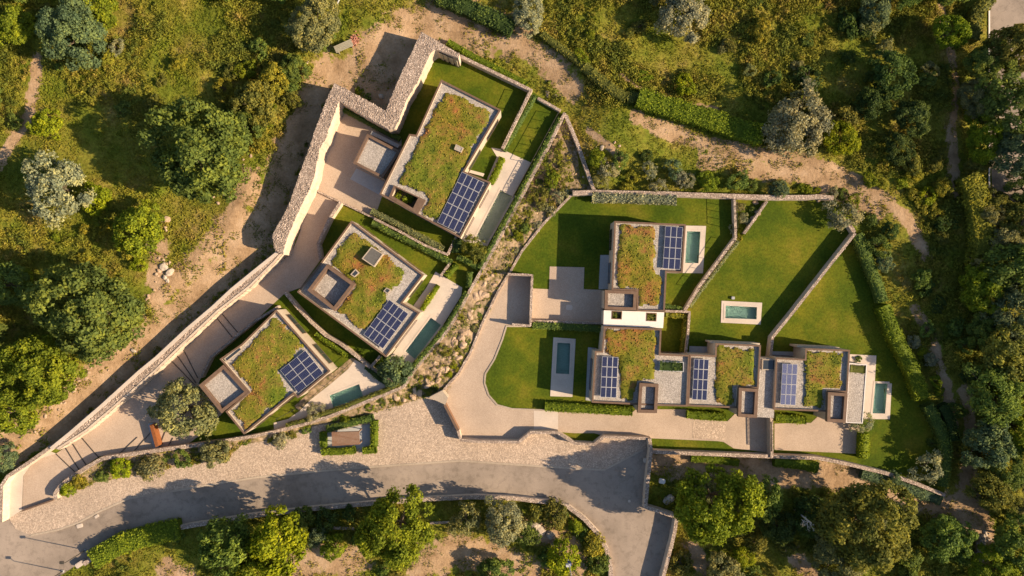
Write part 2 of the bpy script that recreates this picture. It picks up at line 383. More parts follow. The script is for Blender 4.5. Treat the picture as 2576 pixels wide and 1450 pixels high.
make_proto('mid', 4.5, 6.5, flat=.72, nl=70, nleaf=6500, size=.25, lr=(.16, .26), variants=3)
make_proto('olive', 5.0, 6.0, flat=.65, nl=90, nleaf=9500, size=.21, lr=(.10, .22), spiky=.5, variants=3, irr=.35)
make_proto('small', 2.2, 3.0, flat=.75, nl=34, nleaf=2200, size=.18, lr=(.2, .34), variants=3, irr=.3)
make_proto('oliver', 2.4, 3.2, flat=.75, nl=44, nleaf=2300, size=.15, lr=(.12, .26), spiky=.5, variants=3, irr=.4)
make_proto('shrub', 1.3, 1.3, flat=.8, nl=22, nleaf=900, size=.15, lr=(.28, .42), variants=4, irr=.25, low=-.1)
make_proto('ball', 1.2, 1.2, flat=.85, nl=30, nleaf=1100, size=.11, lr=(.3, .38), variants=2, irr=.05, low=-.1)
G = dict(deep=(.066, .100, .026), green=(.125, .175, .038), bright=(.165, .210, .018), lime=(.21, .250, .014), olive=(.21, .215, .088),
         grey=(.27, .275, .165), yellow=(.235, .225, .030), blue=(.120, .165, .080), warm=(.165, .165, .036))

# ------------------------------------------------------------------ outlines (survey units)
BW_OUT = [(1156, 136), (1060, 80), (1039, 125), (1014, 175), (994, 220), (970, 279), (905, 243), (841, 209), (819, 257), (794, 322), (781, 362), (754, 437), (726, 517), (685, 592), (690, 624), (694, 632)]
BW_IN = [(1150, 146), (1099, 124), (1084, 132), (1051, 205), (1024, 250), (1006, 297), (994, 322), (976, 325), (939, 305), (881, 270), (854, 255), (850, 262), (834, 305), (819, 350), (804, 375), (791, 444), (780, 474), (744, 547), (721, 604), (712, 640)]
LW_OUT = [(694, 632), (644, 672), (580, 724), (532, 769), (467, 824), (390, 896), (347, 931), (250, 1019), (172, 1086), (125, 1124), (70, 1164), (17, 1197), (2, 1222), (-4, 1315)]
LW_IN = [(712, 640), (691, 664), (630, 724), (595, 751), (550, 786), (462, 869), (390, 939), (325, 996), (220, 1086), (148, 1132)]
M_LINE = [(1421, 284), (1383, 362), (1335, 450), (1288, 542), (1235, 640), (1183, 730), (1150, 795), (1114, 848), (1065, 905), (1040, 935), (1016, 973), (969, 993), (919, 1012), (869, 1033), (819, 1052), (757, 1070), (694, 1086), (644, 1097), (544, 1113), (475, 1123), (400, 1133), (330, 1143), (255, 1155), (215, 1178), (170, 1208), (150, 1225), (138, 1243), (140, 1256)]
K_LINE = [(1440, 487), (1368, 559), (1313, 629), (1284, 678), (1254, 724), (1211, 812), (1181, 887), (1151, 939), (1115, 978), (1079, 996), (1006, 1019), (944, 1037), (870, 1056), (794, 1071), (720, 1095), (660, 1110), (610, 1119), (572, 1155), (500, 1165), (412, 1180), (342, 1197), (245, 1212), (150, 1251)]
RAMP = [(791, 476), (784, 487), (764, 542), (754, 587), (736, 632), (694, 672), (644, 717), (625, 729), (540, 796), (460, 874), (390, 944), (317, 1011), (225, 1086), (142, 1141), (87, 1159), (60, 1197), (56, 1284), (137, 1257), (136, 1240), (170, 1203), (250, 1148), (400, 1126), (475, 1116), (510, 1090), (560, 1040), (500, 964), (530, 899), (600, 841), (644, 806), (716, 739), (756, 724), (806, 655), (799, 614), (829, 549), (857, 509)]
LAWN_L = [(1084, 132), (1099, 124), (1156, 142), (1288, 205), (1335, 228), (1353, 240), (1419, 284)]+[(x-2, y) for x, y in M_LINE[1:20]]+[(475, 1116), (510, 1090), (560, 1040), (500, 964), (530, 899), (600, 841), (644, 806), (716, 739), (756, 724), (806, 655), (799, 614), (829, 549), (857, 509), (852, 262), (900, 283), (990, 330), (1024, 250)]
LAWN_R = [(1441, 488), (1932, 503), (2097, 505), (2157, 580), (2214, 724), (2262, 850), (2320, 980), (2395, 1087), (2375, 1243), (2307, 1217), (2232, 1190), (2132, 1167), (2057, 1152), (1932, 1147), (1640, 1134), (1637, 1100), (1520, 1097), (1500, 1112), (1440, 1112), (1400, 1087), (1335, 1087), (1300, 1105), (1160, 1105), (1120, 1015), (1151, 939), (1181, 887), (1211, 812), (1254, 724), (1288, 672), (1313, 629), (1368, 559)]
COBBLE = [(56, 1286), (137, 1257), (150, 1251)]+list(reversed(K_LINE[9:22]))+[(1100, 990), (1118, 1015), (1153, 1082), (1159, 1107), (1204, 1112), (1305, 1113), (1335, 1089), (1403, 1089), (1445, 1116), (1495, 1119), (1520, 1099), (1635, 1106), (1623, 1128), (1520, 1182), (1450, 1179), (1288, 1168), (1159, 1159), (969, 1172), (819, 1184), (644, 1201), (425, 1237), (325, 1254), (250, 1287), (200, 1314), (150, 1332), (78, 1347), (40, 1330), (20, 1300)]
ROAD = [(-200, 1380), (-60, 1330), (20, 1290), (90, 1300), (300, 1240), (644, 1190), (969, 1160), (1159, 1150), (1450, 1160), (1600, 1100), (1640, 1100), (1638, 1134), (1632, 1187), (1624, 1277), (1700, 1299), (1695, 1334), (1668, 1450), (1640, 1560), (1536, 1560), (1534, 1450), (1533, 1424), (1523, 1382), (1500, 1342), (1468, 1304), (1428, 1274), (1388, 1262), (1288, 1250), (1194, 1248), (1069, 1254), (939, 1264), (794, 1277), (644, 1294), (500, 1317), (350, 1342), (270, 1377), (220, 1410), (192, 1422), (150, 1450), (60, 1560), (-200, 1560)]
ROAD2 = [(2487, -120), (2660, -120), (2660, 600), (2520, 600), (2496, 480), (2486, 200)]
CL_OUT = BW_OUT+LW_OUT+[(20, 1300), (60, 1290), (140, 1256)]+list(reversed(M_LINE))+[(1353, 236), (1335, 222), (1288, 198)]
BANK = M_LINE[:-1]+list(reversed(K_LINE))
TRI = [(1421, 284), (1453, 362), (1495, 482), (1440, 487)]+list(reversed(M_LINE[:8]))
BUILT = [XY(p) for p in (CL_OUT, LAWN_R, COBBLE, ROAD, ROAD2, BANK)]
POOLS = dict(one=[(1259, 478), (1290, 495), (1224, 614), (1196, 599)], two=[(1084, 799), (1110, 818), (1044, 904), (1020, 884)],
    three=[(904, 966), (914, 998), (839, 1026), (829, 995)], four=[(1728, 582), (1762, 583), (1757, 663), (1723, 662)],
    five=[(1402, 862), (1435, 864), (1432, 942), (1398, 940)], seven=[(2201, 964), (2232, 965), (2226, 1041), (2194, 1040)],
    eight=[(1825, 769), (1904, 773), (1903, 804), (1824, 801)])
# bare earth: (line, half width)
DIRT = [([(1290, 95), (1180, 55), (1100, 50), (1000, 90), (940, 140), (900, 200), (830, 190), (800, 260), (760, 350), (720, 440), (690, 520), (640, 590), (590, 650)], 48),
        ([(590, 650), (530, 715), (460, 780), (400, 840), (340, 900), (280, 950), (220, 1000), (150, 1055), (60, 1110), (-20, 1150)], 42), ([(1060, 95), (960, 230)], 50),
        ([(640, 450), (600, 540), (520, 640), (450, 700), (400, 760)], 26), ([(410, 620), (400, 720)], 20), ([(320, 880), (240, 930), (180, 980)], 22),
        ([(60, 1090), (10, 1080)], 28), ([(1280, 85), (1340, 130), (1400, 180), (1440, 230)], 28), ([(1140, 70), (1200, 100)], 40),
        ([(1400, 130), (1480, 185)], 7), ([(1560, 195), (1620, 235), (1700, 262), (1800, 278)], 6),
        ([(1600, 300), (1680, 335), (1780, 365), (1880, 385), (2000, 400), (2100, 435), (2200, 490), (2280, 550)], 19),
        ([(1880, 430), (2000, 430), (2120, 480), (2200, 530)], 24), ([(1780, 410), (1840, 380)], 24), ([(1480, 330), (1560, 400)], 9),
        ([(2280, 560), (2325, 640)], 16), ([(2300, 780), (2340, 850), (2360, 920), (2385, 1000), (2400, 1090)], 12), ([(2420, 980), (2440, 1060), (2430, 1180)], 14), ([(2440, 1180), (2420, 1260)], 20),
        ([(2360, 20), (2400, 200), (2385, 330)], 10), ([(2385, 330), (2400, 480)], 14),
        ([(105, 150), (100, 210), (80, 290), (40, 360), (0, 420)], 13),
        ([(1660, 1160), (1780, 1170), (1950, 1190), (2100, 1195), (2230, 1222), (2350, 1270), (2430, 1310)], 36), ([(2450, 1250), (2470, 1350), (2465, 1400)], 22),
        ([(730, 1440), (800, 1400), (900, 1405)], 36), ([(1060, 1420), (1150, 1385), (1240, 1400), (1330, 1440)], 38), ([(1320, 1330), (1400, 1345), (1450, 1420)], 30),
        ([(480, 1450), (420, 1430)], 24), ([(1760, 1420), (1740, 1380)], 20), ([(2000, 1400), (2040, 1450)], 22)]
def dirt_mask(x, y):
    r = np.zeros(x.shape)
    for pts, wd in DIRT:
        d = dist(x, y, XY(pts)); r = np.maximum(r, np.clip(1.15-d/(wd/S)*.62, 0, 1))
    return r
BUILT_D = None
def built_dist(x, y):
    d = np.full(x.shape, 1e9); ins = np.zeros(x.shape, bool)
    for p in BUILT:
        d = np.minimum(d, dist(x, y, p, True)); ins |= inside(x, y, p)
    return np.where(ins, 0, d)
def relief(x, y, bd):
    f = np.clip((bd-1.0)/6, 0, 1)
    return f*(vnoise(x, y, 14, 1)*1.3+vnoise(x, y, 4, 2)*.45)
def gz(x, y):
    X = np.array([x]); Y = np.array([y]); return float(relief(X, Y, built_dist(X, Y))[0])

# ------------------------------------------------------------------ ground sheet
def build_ground():
    def axis(half, step, far):
        c = list(np.arange(-half, half+.01, step)); q = step; e = half
        ext = []
        while e < far: q *= 1.5; e += q; ext.append(e)
        return np.array([-v for v in reversed(ext)]+c+ext)
    ax = axis(96, .5, 900); ay = axis(60, .5, 900)
    X, Y = np.meshgrid(ax, ay); x = X.ravel(); y = Y.ravel()
    bd = built_dist(x, y); z = relief(x, y, bd)-.03
    for p in POOLS.values():
        q = inset(XY(p), -.12); z = np.where(inside(x, y, q), -2.2, z)
    n, m = len(ax), len(ay); I = np.arange(n*m).reshape(m, n)
    F = np.stack([I[:-1, :-1], I[:-1, 1:], I[1:, 1:], I[1:, :-1]], -1).reshape(-1, 4)
    me = bpy.data.meshes.new('ground'); me.vertices.add(n*m); me.vertices.foreach_set('co', np.stack([x, y, z], 1).ravel())
    me.loops.add(F.size); me.loops.foreach_set('vertex_index', F.ravel().astype(np.int32))
    me.polygons.add(len(F)); me.polygons.foreach_set('loop_start', np.arange(0, F.size, 4, dtype=np.int32)); me.polygons.foreach_set('loop_total', np.full(len(F), 4, np.int32))
    at = me.attributes.new('dirt', 'FLOAT', 'POINT'); at.data.foreach_set('value', dirt_mask(x, y).astype(np.float32))
    me.materials.append(M['ground']); me.update(calc_edges=True); me.polygons.foreach_set('use_smooth', [True]*len(F))
    tag(link(bpy.data.objects.new('ground', me)), 'sunlit earth and wild grass ground around the walled villas', kind='structure')
build_ground()
poolw = {k: XY(v) for k, v in POOLS.items()}
holes_L = [poolw[k] for k in ('one', 'two', 'three')]; holes_R = [poolw[k] for k in ('four', 'five', 'seven', 'eight')]
sheet('lawn', XY(LAWN_L), .02, M['lawn'], holes_L, kind='structure', label='mown lawn around the three villas on the left terrace')
sheet('lawn', XY(LAWN_R), .02, M['lawn'], holes_R, kind='structure', label='mown lawn around the row of villas on the right')
sheet('road', XY(ROAD), .0, M['asphalt'], kind='structure', label='worn asphalt road curving below the cobbled forecourt')
sheet('road', XY(ROAD2), .01, M['asphalt'], kind='structure', label='paved road in the upper right corner')
sheet('pavement', XY(COBBLE), .10, M['cobble'], kind='structure', label='cobbled forecourt between the villas and the road')
sheet('driveway', XY(RAMP), .06, M['pebble'], kind='structure', label='pebble ramp between the long stone wall and the left villas')
DRIVE1 = [(852, 270), (1010, 350), (1010, 380), (960, 498), (949, 530), (941, 548), (857, 507), (791, 476), (815, 385), (830, 330)]
sheet('driveway', XY(DRIVE1), .065, M['pebble'], kind='structure', label='pebble forecourt of the upper left villa')
DRIVE2 = [(1283, 690), (1338, 694), (1333, 820), (1274, 821), (1264, 854), (1244, 904), (1221, 941), (1219, 964), (1229, 994), (1251, 1019), (1288, 1028), (1370, 1031), (1580, 1046), (1600, 1030), (1727, 1030), (1745, 1055), (1830, 1060), (1860, 1030), (1932, 1050), (1942, 1140), (1845, 1128), (1820, 1112), (1805, 1110), (1640, 1103), (1635, 1104), (1520, 1097), (1495, 1090), (1445, 1090), (1403, 1087), (1335, 1087), (1305, 1111), (1204, 1110), (1159, 1107), (1150, 1083), (1120, 1017), (1115, 978), (1151, 939), (1181, 887), (1211, 812), (1254, 724)]
sheet('driveway', XY(DRIVE2), .07, M['pebble'], kind='structure', label='long pebble driveway along the front of the right villas')
sheet('driveway', XY([(1383, 671), (1470, 673), (1468, 728), (1519, 730), (1517, 811), (1333, 805), (1336, 726), (1381, 728)]), .06, M['pebble'], kind='structure', label='pebble parking court left of the top right villa')
sheet('driveway', XY([(1948, 1066), (2040, 1064), (2060, 1045), (2085, 1045), (2150, 1062), (2162, 1072), (2162, 1142), (1948, 1132)]), .06, M['pebble'], kind='structure', label='pebble court in front of the far right villa')
sheet('pavement', XY([(1743, 1060), (1825, 1063), (1824, 1106), (1742, 1103)]), .085, M['cobble'], kind='structure', label='cobbled patch in the pebble driveway')
sheet('pavement', XY([(1343, 1031), (1404, 1034), (1404, 1080), (1343, 1080)]), .08, M['concrete'], kind='structure', label='smooth paved square in the pebble driveway')
WALK = [(-2, 1312), (4, 1222), (19, 1201), (72, 1168), (120, 1132), (142, 1141), (87, 1159), (60, 1197), (56, 1284), (8, 1314)]
sheet('path', XY(WALK), .12, M['concrete'], kind='structure', label='pale paved walkway inside the curved wall end')
# decks
sheet('terrace', XY([(1236, 372), (1262, 376), (1336, 410), (1292, 494), (1226, 620), (1160, 606), (1236, 466), (1225, 452), (1250, 395)]), .08, M['concrete'], [poolw['one']], kind='structure', label='pale pool terrace of the upper left villa')
sheet('terrace', XY([(1096, 684), (1163, 724), (1160, 745), (1114, 819), (1047, 902), (1030, 924), (975, 908), (1056, 795), (1040, 770), (1072, 725)]), .08, M['concrete'], [poolw['two']], kind='structure', label='pale pool terrace of the middle left villa')
sheet('terrace', XY([(893, 905), (931, 926), (977, 972), (916, 1000), (838, 1031), (815, 1037), (769, 1052), (735, 1069), (690, 1083), (689, 1064), (726, 1054), (754, 1034), (781, 1006), (829, 969), (876, 929)]), .08, M['concrete'], [poolw['three']], kind='structure', label='pale pool terrace of the lower left villa')
sheet('terrace', XY([(702, 784), (718, 779), (846, 926), (836, 936)]), .08, M['concrete'], kind='structure', label='narrow pale walk beside the lower left villa')
sheet('terrace', XY([(1714, 568), (1776, 569), (1768, 688), (1707, 687)]), .08, M['concrete'], [poolw['four']], kind='structure', label='pale pool surround right of the top right villa')
sheet('terrace', XY([(1392, 849), (1448, 853), (1440, 999), (1384, 997)]), .08, M['concrete'], [poolw['five']], kind='structure', label='long pale pool surround in the shade on the lawn')
sheet('terrace', XY([(2130, 891), (2204, 895), (2200, 963), (2243, 965), (2238, 1055), (2160, 1054)]), .08, M['concrete'], [poolw['seven']], kind='structure', label='pale pool terrace of the far right villa')
sheet('terrace', XY([(1815, 757), (1917, 762), (1913, 817), (1813, 812)]), .08, M['concrete'], [poolw['eight']], kind='structure', label='pale surround of the small free standing pool')
for pl, lb in (([(897, 424), (967, 458), (957, 492), (881, 451)], 'grey concrete slab below the upper left garage'), ([(1510, 642), (1540, 642), (1538, 728), (1506, 728)], 'grey concrete slab left of the top right villa'),
               ([(1479, 874), (1500, 876), (1492, 1010), (1473, 1007)], 'grey concrete slab left of the panelled villa'), ([(1734, 871), (1800, 873), (1800, 892), (1733, 890)], 'grey terrace behind the middle villa'), ([(1941, 884), (2026, 886), (2025, 906), (1940, 904)], 'grey terrace behind the far right villa')):
    sheet('terrace', XY(pl), .09, M['greyconc'], kind='structure', label=lb)

# kerbs
def strip(name, pts, wd, z0, z1, mat, parent=None, jit=0.0, step=.6, lift=0.0, mt=None, mats=None, ragged=0.0):
    """a wall or kerb swept along a line, pts in world metres"""
    p = resample(pts, step); n = len(p); d = np.gradient(p, axis=0); d /= np.linalg.norm(d, axis=1, keepdims=True)+1e-9
    nr = np.stack([-d[:, 1], d[:, 0]], 1); k = 4 if jit else 2
    vs = []; fs = []; fm = []
    row = k+2
    for i in range(n):
        wl = wd*.5*(1+random.uniform(-1, 1)*ragged); wr = wd*.5*(1+random.uniform(-1, 1)*ragged)
        vs.append((*(p[i]+nr[i]*wl), z0))
        for j in range(k):
            t = 1-2*j/(k-1); q = p[i]+nr[i]*(wl if t > 0 else wr)*t*(.97 if abs(t) == 1 else 1)
            vs.append((q[0], q[1], z1+random.uniform(-jit, jit)))
        vs.append((*(p[i]-nr[i]*wr), z0))
    for i in range(n-1):
        for j in range(row-1):
            a = i*row+j; fs.append([a, a+1, a+row+1, a+row]); fm.append(0 if j in (0, row-2) else (1 if mats else 0))
    fs.append([j for j in range(row)]); fs.append([(n-1)*row+j for j in reversed(range(row))]); fm += [0, 0]
    fs = [list(reversed(f)) for f in fs]
    return mesh_obj(name, vs, fs, mats or mat, parent, fm)
KERB = [(1623, 1128), (1520, 1182), (1450, 1179), (1288, 1168), (1159, 1159), (969, 1172), (819, 1184), (644, 1201), (425, 1237), (325, 1254), (250, 1287), (200, 1314), (150, 1332), (78, 1347)]
tag(strip('kerb', XY(KERB), .32, -.02, .14, M['kerb']), 'pale kerb between cobbled forecourt and asphalt road', kind='structure')
tag(strip('kerb', XY([(1333, 821), (1274, 821), (1264, 854), (1244, 904), (1221, 941), (1219, 964), (1229, 994), (1251, 1019), (1288, 1029), (1370, 1032)]), .28, 0, .16, M['kerb']), 'pale kerb round the rounded lawn corner', kind='structure')
tag(strip('kerb', XY([(2488, -100), (2488, 480)]), .25, 0, .1, M['whiteroof']), 'pale edge line of the road in the upper right corner', kind='structure')

# ------------------------------------------------------------------ stones
def ico(sub=1):
    t = (1+5**.5)/2
    v = [Vector(q).normalized() for q in ((-1, t, 0), (1, t, 0), (-1, -t, 0), (1, -t, 0), (0, -1, t), (0, 1, t), (0, -1, -t), (0, 1, -t), (t, 0, -1), (t, 0, 1), (-t, 0, -1), (-t, 0, 1))]
    f = [(0, 11, 5), (0, 5, 1), (0, 1, 7), (0, 7, 10), (0, 10, 11), (1, 5, 9), (5, 11, 4), (11, 10, 2), (10, 7, 6), (7, 1, 8), (3, 9, 4), (3, 4, 2), (3, 2, 6), (3, 6, 8), (3, 8, 9), (4, 9, 5), (2, 4, 11), (6, 2, 10), (8, 6, 7), (9, 8, 1)]
    for _ in range(sub-1):
        nf = []; c = {}
        def mid(a, b):
            k = (min(a, b), max(a, b))
            if k not in c: v.append(((v[a]+v[b])/2).normalized()); c[k] = len(v)-1
            return c[k]
        for a, b, d in f:
            x, y, z = mid(a, b), mid(b, d), mid(d, a); nf += [(a, x, z), (b, y, x), (d, z, y), (x, y, z)]
        f = nf
    return v, f
IV1 = ico(1); IV2 = ico(2)
IVN = np.array([tuple(v) for v in IV1[0]]); IFN = np.array(IV1[1])
def stone_scatter(name, pts, z, size, mat, parent, flat=.45):
    """many small stones joined in one mesh"""
    n = len(pts); s = size*RNG.uniform(.55, 1.35, n); an = RNG.random(n)*6.28
    sc = np.stack([s, s*RNG.uniform(.6, 1, n), s*flat*RNG.uniform(.6, 1.2, n)], 1)
    V = IVN[None]*(1+RNG.uniform(-.16, .16, (n, 12, 1)))*sc[:, None, :]
    c, q = np.cos(an)[:, None], np.sin(an)[:, None]
    x = V[:, :, 0]*c-V[:, :, 1]*q+pts[:, 0:1]; y = V[:, :, 0]*q+V[:, :, 1]*c+pts[:, 1:2]; zz = V[:, :, 2]+np.broadcast_to(z, (n,))[:, None]
    V = np.stack([x, y, zz], 2).reshape(-1, 3); F = (IFN[None]+(np.arange(n)*12)[:, None, None]).reshape(-1, 3)
    me = bpy.data.meshes.new(name); me.vertices.add(len(V)); me.vertices.foreach_set('co', V.ravel())
    me.loops.add(F.size); me.loops.foreach_set('vertex_index', F.ravel().astype(np.int32))
    me.polygons.add(len(F)); me.polygons.foreach_set('loop_start', np.arange(0, F.size, 3, dtype=np.int32)); me.polygons.foreach_set('loop_total', np.full(len(F), 3, np.int32))
    me.materials.append(mat); me.update(calc_edges=True)
    return tag(link(bpy.data.objects.new(name, me), parent), kind='stuff')
def pts_in(poly, dens):
    xs = [p[0] for p in poly]; ys = [p[1] for p in poly]
    n = int((max(xs)-min(xs))*(max(ys)-min(ys))*dens); x = RNG.uniform(min(xs), max(xs), n); y = RNG.uniform(min(ys), max(ys), n)
    k = inside(x, y, poly); return np.stack([x[k], y[k]], 1)
def pts_along(line, wd, dens):
    p = resample(line, .25); n = int(len(p)*.25*wd*dens); i = RNG.integers(0, len(p)-1, n); t = RNG.random((n, 1))
    q = p[i]*(1-t)+p[i+1]*t; d = p[i+1]-p[i]; d /= np.linalg.norm(d, axis=1, keepdims=True)
    return q+np.stack([-d[:, 1], d[:, 0]], 1)*RNG.uniform(-.46, .46, (n, 1))*wd
def thin_wall(line, wv, h, label, cat='wall', name='stone_wall', z0=-.3, stones=True, group=None, tone='stone', h_seen=None):
    """line traced at the wall's top"""
    L = XY(line, h); e = empty(name, (L[0][0], L[0][1], 0), label, cat, group)
    strip('wall_body', L, wv/S, z0, h, None, e, jit=.015, step=.7, mats=[M['stoneface'], M[tone]], ragged=.06)
    if stones: stone_scatter('coping_stones', pts_along(L, wv/S*.9, 16), h-.02, .12, M[tone], e, .2)
    return e
def edge_wall(outp, inp, h0, h1, label, name='stone_wall', dens=7, ssize=.24):
    """thick wall traced by both edges of its top; height runs from h0 to h1"""
    e = empty(name, P(*outp[0]), label, 'wall')
    def rs(p, n):
        q = resample(p, 2.0); s = np.concatenate([[0], np.cumsum(np.linalg.norm(np.diff(q, axis=0), axis=1))]); t = np.linspace(0, s[-1], n)
        return np.stack([np.interp(t, s, q[:, 0]), np.interp(t, s, q[:, 1])], 1)
    return e, rs
def big_wall():
    e = empty('stone_wall', P(1060, 80), 'tall thick rubble stone wall zigzagging behind the upper left villa', 'wall')
    h = 4.4
    poly = BW_OUT+list(reversed(BW_IN))
    # ragged inner edge
    def rag(line, amp):
        q = resample(line, 5); return [(x+random.uniform(-amp, amp), y+random.uniform(-amp, amp)) for x, y in q]
    q = rag(BW_OUT[1:], 1.0); w2 = rag(BW_IN[1:], 1.0)
    poly = [(1156, 136)]+q+list(reversed(w2))+[(1153, 146)]
    pw = ccw(XY(poly, h)); b = MB(); b.prism(pw, -.4, h, 0, mt=1); b.build('wall_body', [M['stoneface'], M['stone']], e)
    pts = pts_in(pw, 15); stone_scatter('coping_stones', pts, h+vnoise(pts[:, 0], pts[:, 1], 2.2, 4)*.06-.03, .155, M['stone'], e, .21)
    e = empty('stone_wall', P(694, 632), 'long low rubble wall running down beside the pebble ramp to the lower left corner', 'wall')
    h = 2.1
    a = rag(LW_OUT[:10], .7); bb = rag(LW_IN[:10], .9)
    pw = ccw(XY(a+list(reversed(bb)), h)); b = MB(); b.prism(pw, -.4, h, 0, mt=1); b.build('wall_body', [M['stoneface'], M['stone']], e)
    # smooth outer coping
    q = XY([(x+4, y+5) for x, y in LW_OUT[:10]], h); strip('coping', q, .55, h-.1, h+.14, M['concrete'], e)
    q = XY([(x-3, y-3) for x, y in LW_IN[:10]], h); strip('coping', q, .3, h-.1, h+.1, M['stoneface'], e)
    pts = pts_in(inset(pw, .75), 12); stone_scatter('coping_stones', pts, h+.0, .16, M['stone'], e, .35)
    e = thin_wall([(129, 1124), (70, 1166), (19, 1199), (4, 1222), (1, 1314)], 9, 1.8, 'curved end of the long wall in the lower left corner')
big_wall()
thin_wall(M_LINE[:11], 8, 1.15, 'long stone retaining wall between the left pool terraces and the planted bank')
thin_wall(M_LINE[10:19], 8, 1.15, 'stone retaining wall below the lower left pool terrace')
thin_wall(M_LINE[18:], 10, 1.3, 'stone wall along the lower side of the entrance ramp')
thin_wall([(1157, 141), (1288, 204), (1336, 227), (1300, 300), (1264, 374)], 8, 1.5, 'stone wall round the top lawn of the upper left villa')
thin_wall([(1353, 247), (1380, 262), (1410, 279)], 7, .9, 'short stone wall at the head of the small fenced lawn')
thin_wall([(1423, 290), (1438, 325), (1453, 362), (1475, 425), (1495, 480)], 9, 1.0, 'stone wall running down the right side of the triangular planted bed')
thin_wall([(1441, 486), (1500, 484), (1700, 489), (1932, 497), (2032, 497), (2060, 495), (2097, 499)], 12, 1.3, 'long straight stone wall along the top of the right lawns')
thin_wall([(1439, 490), (1368, 562), (1313, 632), (1286, 680), (1256, 728), (1213, 814), (1183, 889), (1153, 941), (1117, 980)], 6, .5, 'low curved stone edging wall between planted bank and right driveway')
thin_wall([(2130, 554), (2150, 585)], 10, 1.2, 'short stone stub of wall beside the top corner olive tree')
thin_wall([(2152, 587), (2044, 724), (1990, 793), (1944, 849), (1938, 900)], 7, 1.7, 'slim stone wall crossing the right lawn diagonally')
thin_wall([(1848, 500), (1851, 600)], 6, 1.2, 'short upright stone wall beside the small rock garden', group=None)
thin_wall([(1930, 507), (1880, 578), (1872, 588)], 6, 1.0, 'slanting stone wall on the right of the rock garden')
thin_wall([(1850, 600), (1758, 724), (1723, 781)], 8, 1.2, 'slanting stone wall with a flowering hedge between two lawns')
thin_wall([(1674, 783), (1735, 785), (1731, 840), (1725, 890)], 6, 1.7, 'stone wall enclosing the small sunken lawn')
thin_wall([(1277, 690), (1339, 693), (1334, 820), (1288, 817)], 6, 2.2, 'stone wall round the sunken garage entrance')
thin_wall([(1333, 808), (1517, 814)], 6, .9, 'stone wall below the pebble parking court')
thin_wall([(1640, 1137), (1700, 1140), (1932, 1149), (2057, 1153), (2132, 1168), (2232, 1192), (2307, 1218), (2378, 1247)], 9, 1.5, 'long stone wall along the bottom of the right lawns')
thin_wall([(1152, 1084), (1159, 1108), (1204, 1112), (1305, 1113), (1335, 1089), (1403, 1089), (1445, 1116), (1495, 1119), (1520, 1099), (1630, 1104)], 7, 1.6, 'zigzag stone wall between pebble driveway and cobbled forecourt')
thin_wall([(1634, 1104), (1638, 1134), (1632, 1187), (1624, 1277), (1660, 1288), (1700, 1301)], 9, 1.8, 'stone wall on the right side of the road bend')
thin_wall([(1703, 1303), (1697, 1340), (1690, 1370), (1668, 1455), (1655, 1520)], 9, 1.7, 'lower stone wall beside the road at the bottom edge')
thin_wall([(1537, 1530), (1537, 1450), (1536, 1424), (1526, 1382), (1503, 1342), (1470, 1306), (1430, 1276), (1388, 1265), (1288, 1254), (1194, 1251), (1069, 1257), (939, 1267), (794, 1280), (644, 1297), (500, 1320), (350, 1345), (270, 1380), (220, 1413), (210, 1420)], 11, .9, 'long curved stone parapet wall along the lower side of the road')
thin_wall([(857, 509), (829, 551), (800, 614), (806, 652)], 8, 1.6, 'low stone wall between ramp and middle left lawn')
thin_wall([(716, 736), (745, 770), (781, 809), (819, 844), (859, 867), (894, 894), (931, 925)], 8, 1.3, 'gently curved stone wall between the two lower left villas')
thin_wall([(932, 924), (956, 896)], 6, 1.2, 'short cross wall beside the dark tree')
thin_wall([(934, 926), (991, 966)], 6, 1.0, 'short stone wall below the dark round tree')
thin_wall([(700, 772), (644, 806), (600, 841), (530, 899), (505, 950)], 6, 1.3, 'low dark stone wall between the ramp and the lower left villa')
thin_wall([(941, 550), (1010, 585), (1070, 618), (1126, 641)], 6, 1.1, 'stone wall between the two parallel hedges')
thin_wall([(1148, 596), (1126, 640)], 6, 1.1, 'short stone wall at the right end of the parallel hedges')
thin_wall([(1132, 662), (1109, 694)], 6, 1.0, 'short stone wall left of the little sunken lawn')
thin_wall([(790, 477), (857, 509), (941, 549)], 5, .45, 'low edging wall of the upper left forecourt', stones=False)
thin_wall([(1941, 1046), (1942, 1152)], 8, 1.7, 'stone wall dividing the two right driveways')
thin_wall([(783, 138), (760, 175), (738, 212)], 7, .7, 'broken low wall beside the dirt track')
thin_wall([(1443, 124), (1470, 150), (1510, 185)], 5, .4, 'crumbling low wall on the upper slope')
thin_wall([(782, 1333), (830, 1329), (890, 1331)], 6, .6, 'low pale terrace wall left of the large bottom tree')
thin_wall([(1082, 1317), (1140, 1314)], 5, .6, 'low pale terrace wall right of the large bottom tree')
thin_wall([(2036, 1252), (2080, 1258), (2130, 1266)], 3, .6, 'thin pale wall in the dark wood below the right lawn')

